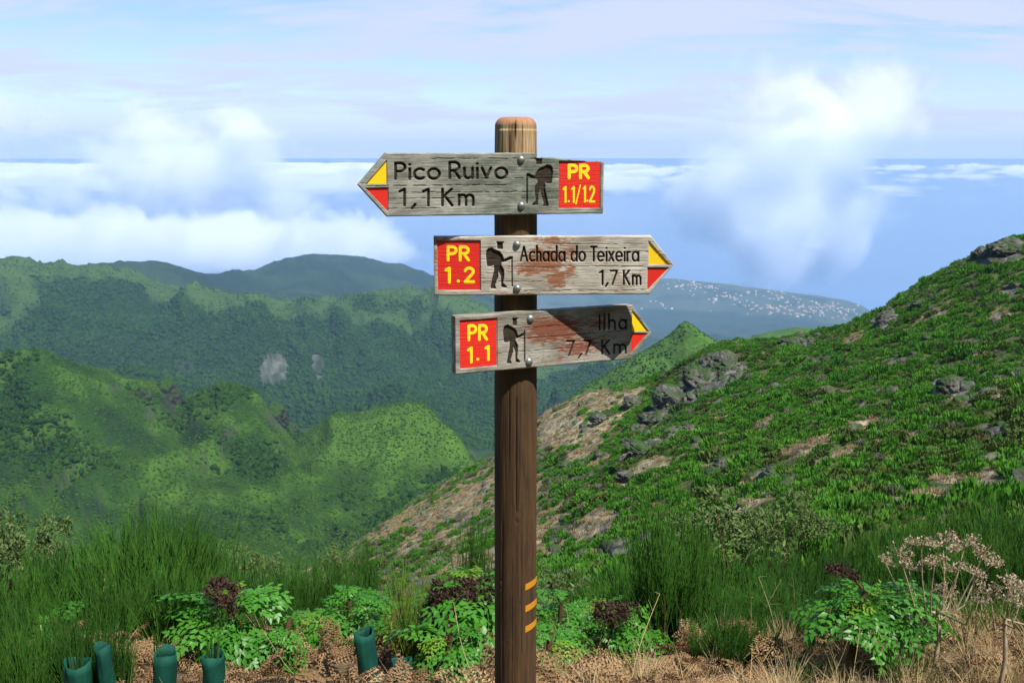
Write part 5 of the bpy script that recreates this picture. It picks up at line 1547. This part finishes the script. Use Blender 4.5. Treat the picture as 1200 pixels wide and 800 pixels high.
def blades_mesh(seed, mat, n=34, h=.3, w=.0022, spread=.09, lean=.5):
    g = np.random.default_rng(seed); mb = MB()
    for k in range(n):
        a = g.uniform(0, 6.283); b0 = np.array([math.cos(a), math.sin(a), 0]) * spread * g.uniform(0, .6)
        d = np.array([math.cos(a) * lean * g.uniform(.1, 1.2), math.sin(a) * lean * g.uniform(.1, 1.2), 1.0])
        P = curve_pts(b0, d, h * g.uniform(.5, 1.15), 4, (d[0] * .6, d[1] * .6, -.35), g, .3)
        sd = np.cross(d, g.normal(size=3)); sd /= np.linalg.norm(sd)
        ww = w * np.array([1, .9, .7, .45, .1])
        V = np.concatenate([P - sd * ww[:, None], P + sd * ww[:, None]])
        mb.add(V, [[i, i + 5, i + 6, i + 1] for i in range(4)])
    return mb.build('blades', mat, False)
def stalk_mesh(seed, h=.55):
    g = np.random.default_rng(seed); mb = MB()
    P = curve_pts((0, 0, 0), (g.normal() * .35, g.normal() * .35, 1), h, 6, (g.normal() * .2, g.normal() * .2, 0), g, .3)
    mb.tube(P, np.linspace(.0028, .0014, 7), 4)
    for k in range(5):
        q = P[3 + k % 4]; mb.tube([q, q + g.normal(size=3) * .035 + np.array([0, 0, .03])], (.0013, .0007), 3)
    return mb.build('stalk', m_straw)
STRAW = [blades_mesh(350 + k, m_straw, 34, .30) for k in range(3)] + [stalk_mesh(360 + k) for k in range(3)]
az, r = sample(2.8, 7.2, 48, -.60, .60, np.random.default_rng(41))
x, y = r * np.sin(az), r * np.cos(az); pxs = to_px(x, y, ground(az, r))[0]
u_ = g3.uniform(size=len(x))
ok = (u_ < .10 + .85 * smooth(pxs, 800, 980) + .35 * np.exp(-((pxs - 680) / 90) ** 2)) & (np.hypot(x - AXIS[0], y - AXIS[1]) > .1)
x, y, az, r, u_ = x[ok], y[ok], az[ok], r[ok], u_[ok]; n = len(x)
s_ = g3.uniform(.42, .9, n)
pk = np.where(g3.uniform(size=n) < .16, g3.integers(3, 6, n), g3.integers(0, 3, n))
scatter('dry_grass', 'pale dry grass and bare stalks along the bottom, thickest at the right', STRAW, np.stack([x, y, ground(az, r)], 1), np.stack([s_, s_, s_], 1), euler_z(n, .18, g3), pk)

GREEN = [blades_mesh(370 + k, m_grass, 40, .34, .0026, .1, .35) for k in range(2)]
LOWB = [broom_mesh(380 + k, (m_broom, m_bark), 30, .6, 7, .009)[0][1] for k in range(2)]
az, r = sample(4.6, 17, 6.5, -.66, .68, np.random.default_rng(51))
x, y = r * np.sin(az), r * np.cos(az); gz = ground(az, r); pxs = to_px(x, y, gz)[0]
ok = (np.hypot(x - AXIS[0], y - AXIS[1]) > .5) & ((r > 6.2) | ((r > 4.9) & (g3.uniform(size=len(x)) < np.where(pxs > 790, .5, .3))))
x, y, az, r, gz = x[ok], y[ok], az[ok], r[ok], gz[ok]; n = len(x)
lowb = (r > 6.0) & (g3.uniform(size=n) < .6)
s_ = np.where(lowb, g3.uniform(.28, .55, n), g3.uniform(.7, 1.3, n))
scatter('green_undergrowth', 'low green grass and young broom filling gaps between the shrubs', GREEN + LOWB, np.stack([x, y, gz - .02], 1), np.stack([s_, s_, s_], 1), euler_z(n, .12, g3), np.where(lowb, 2, 0) + g3.integers(0, 2, n))
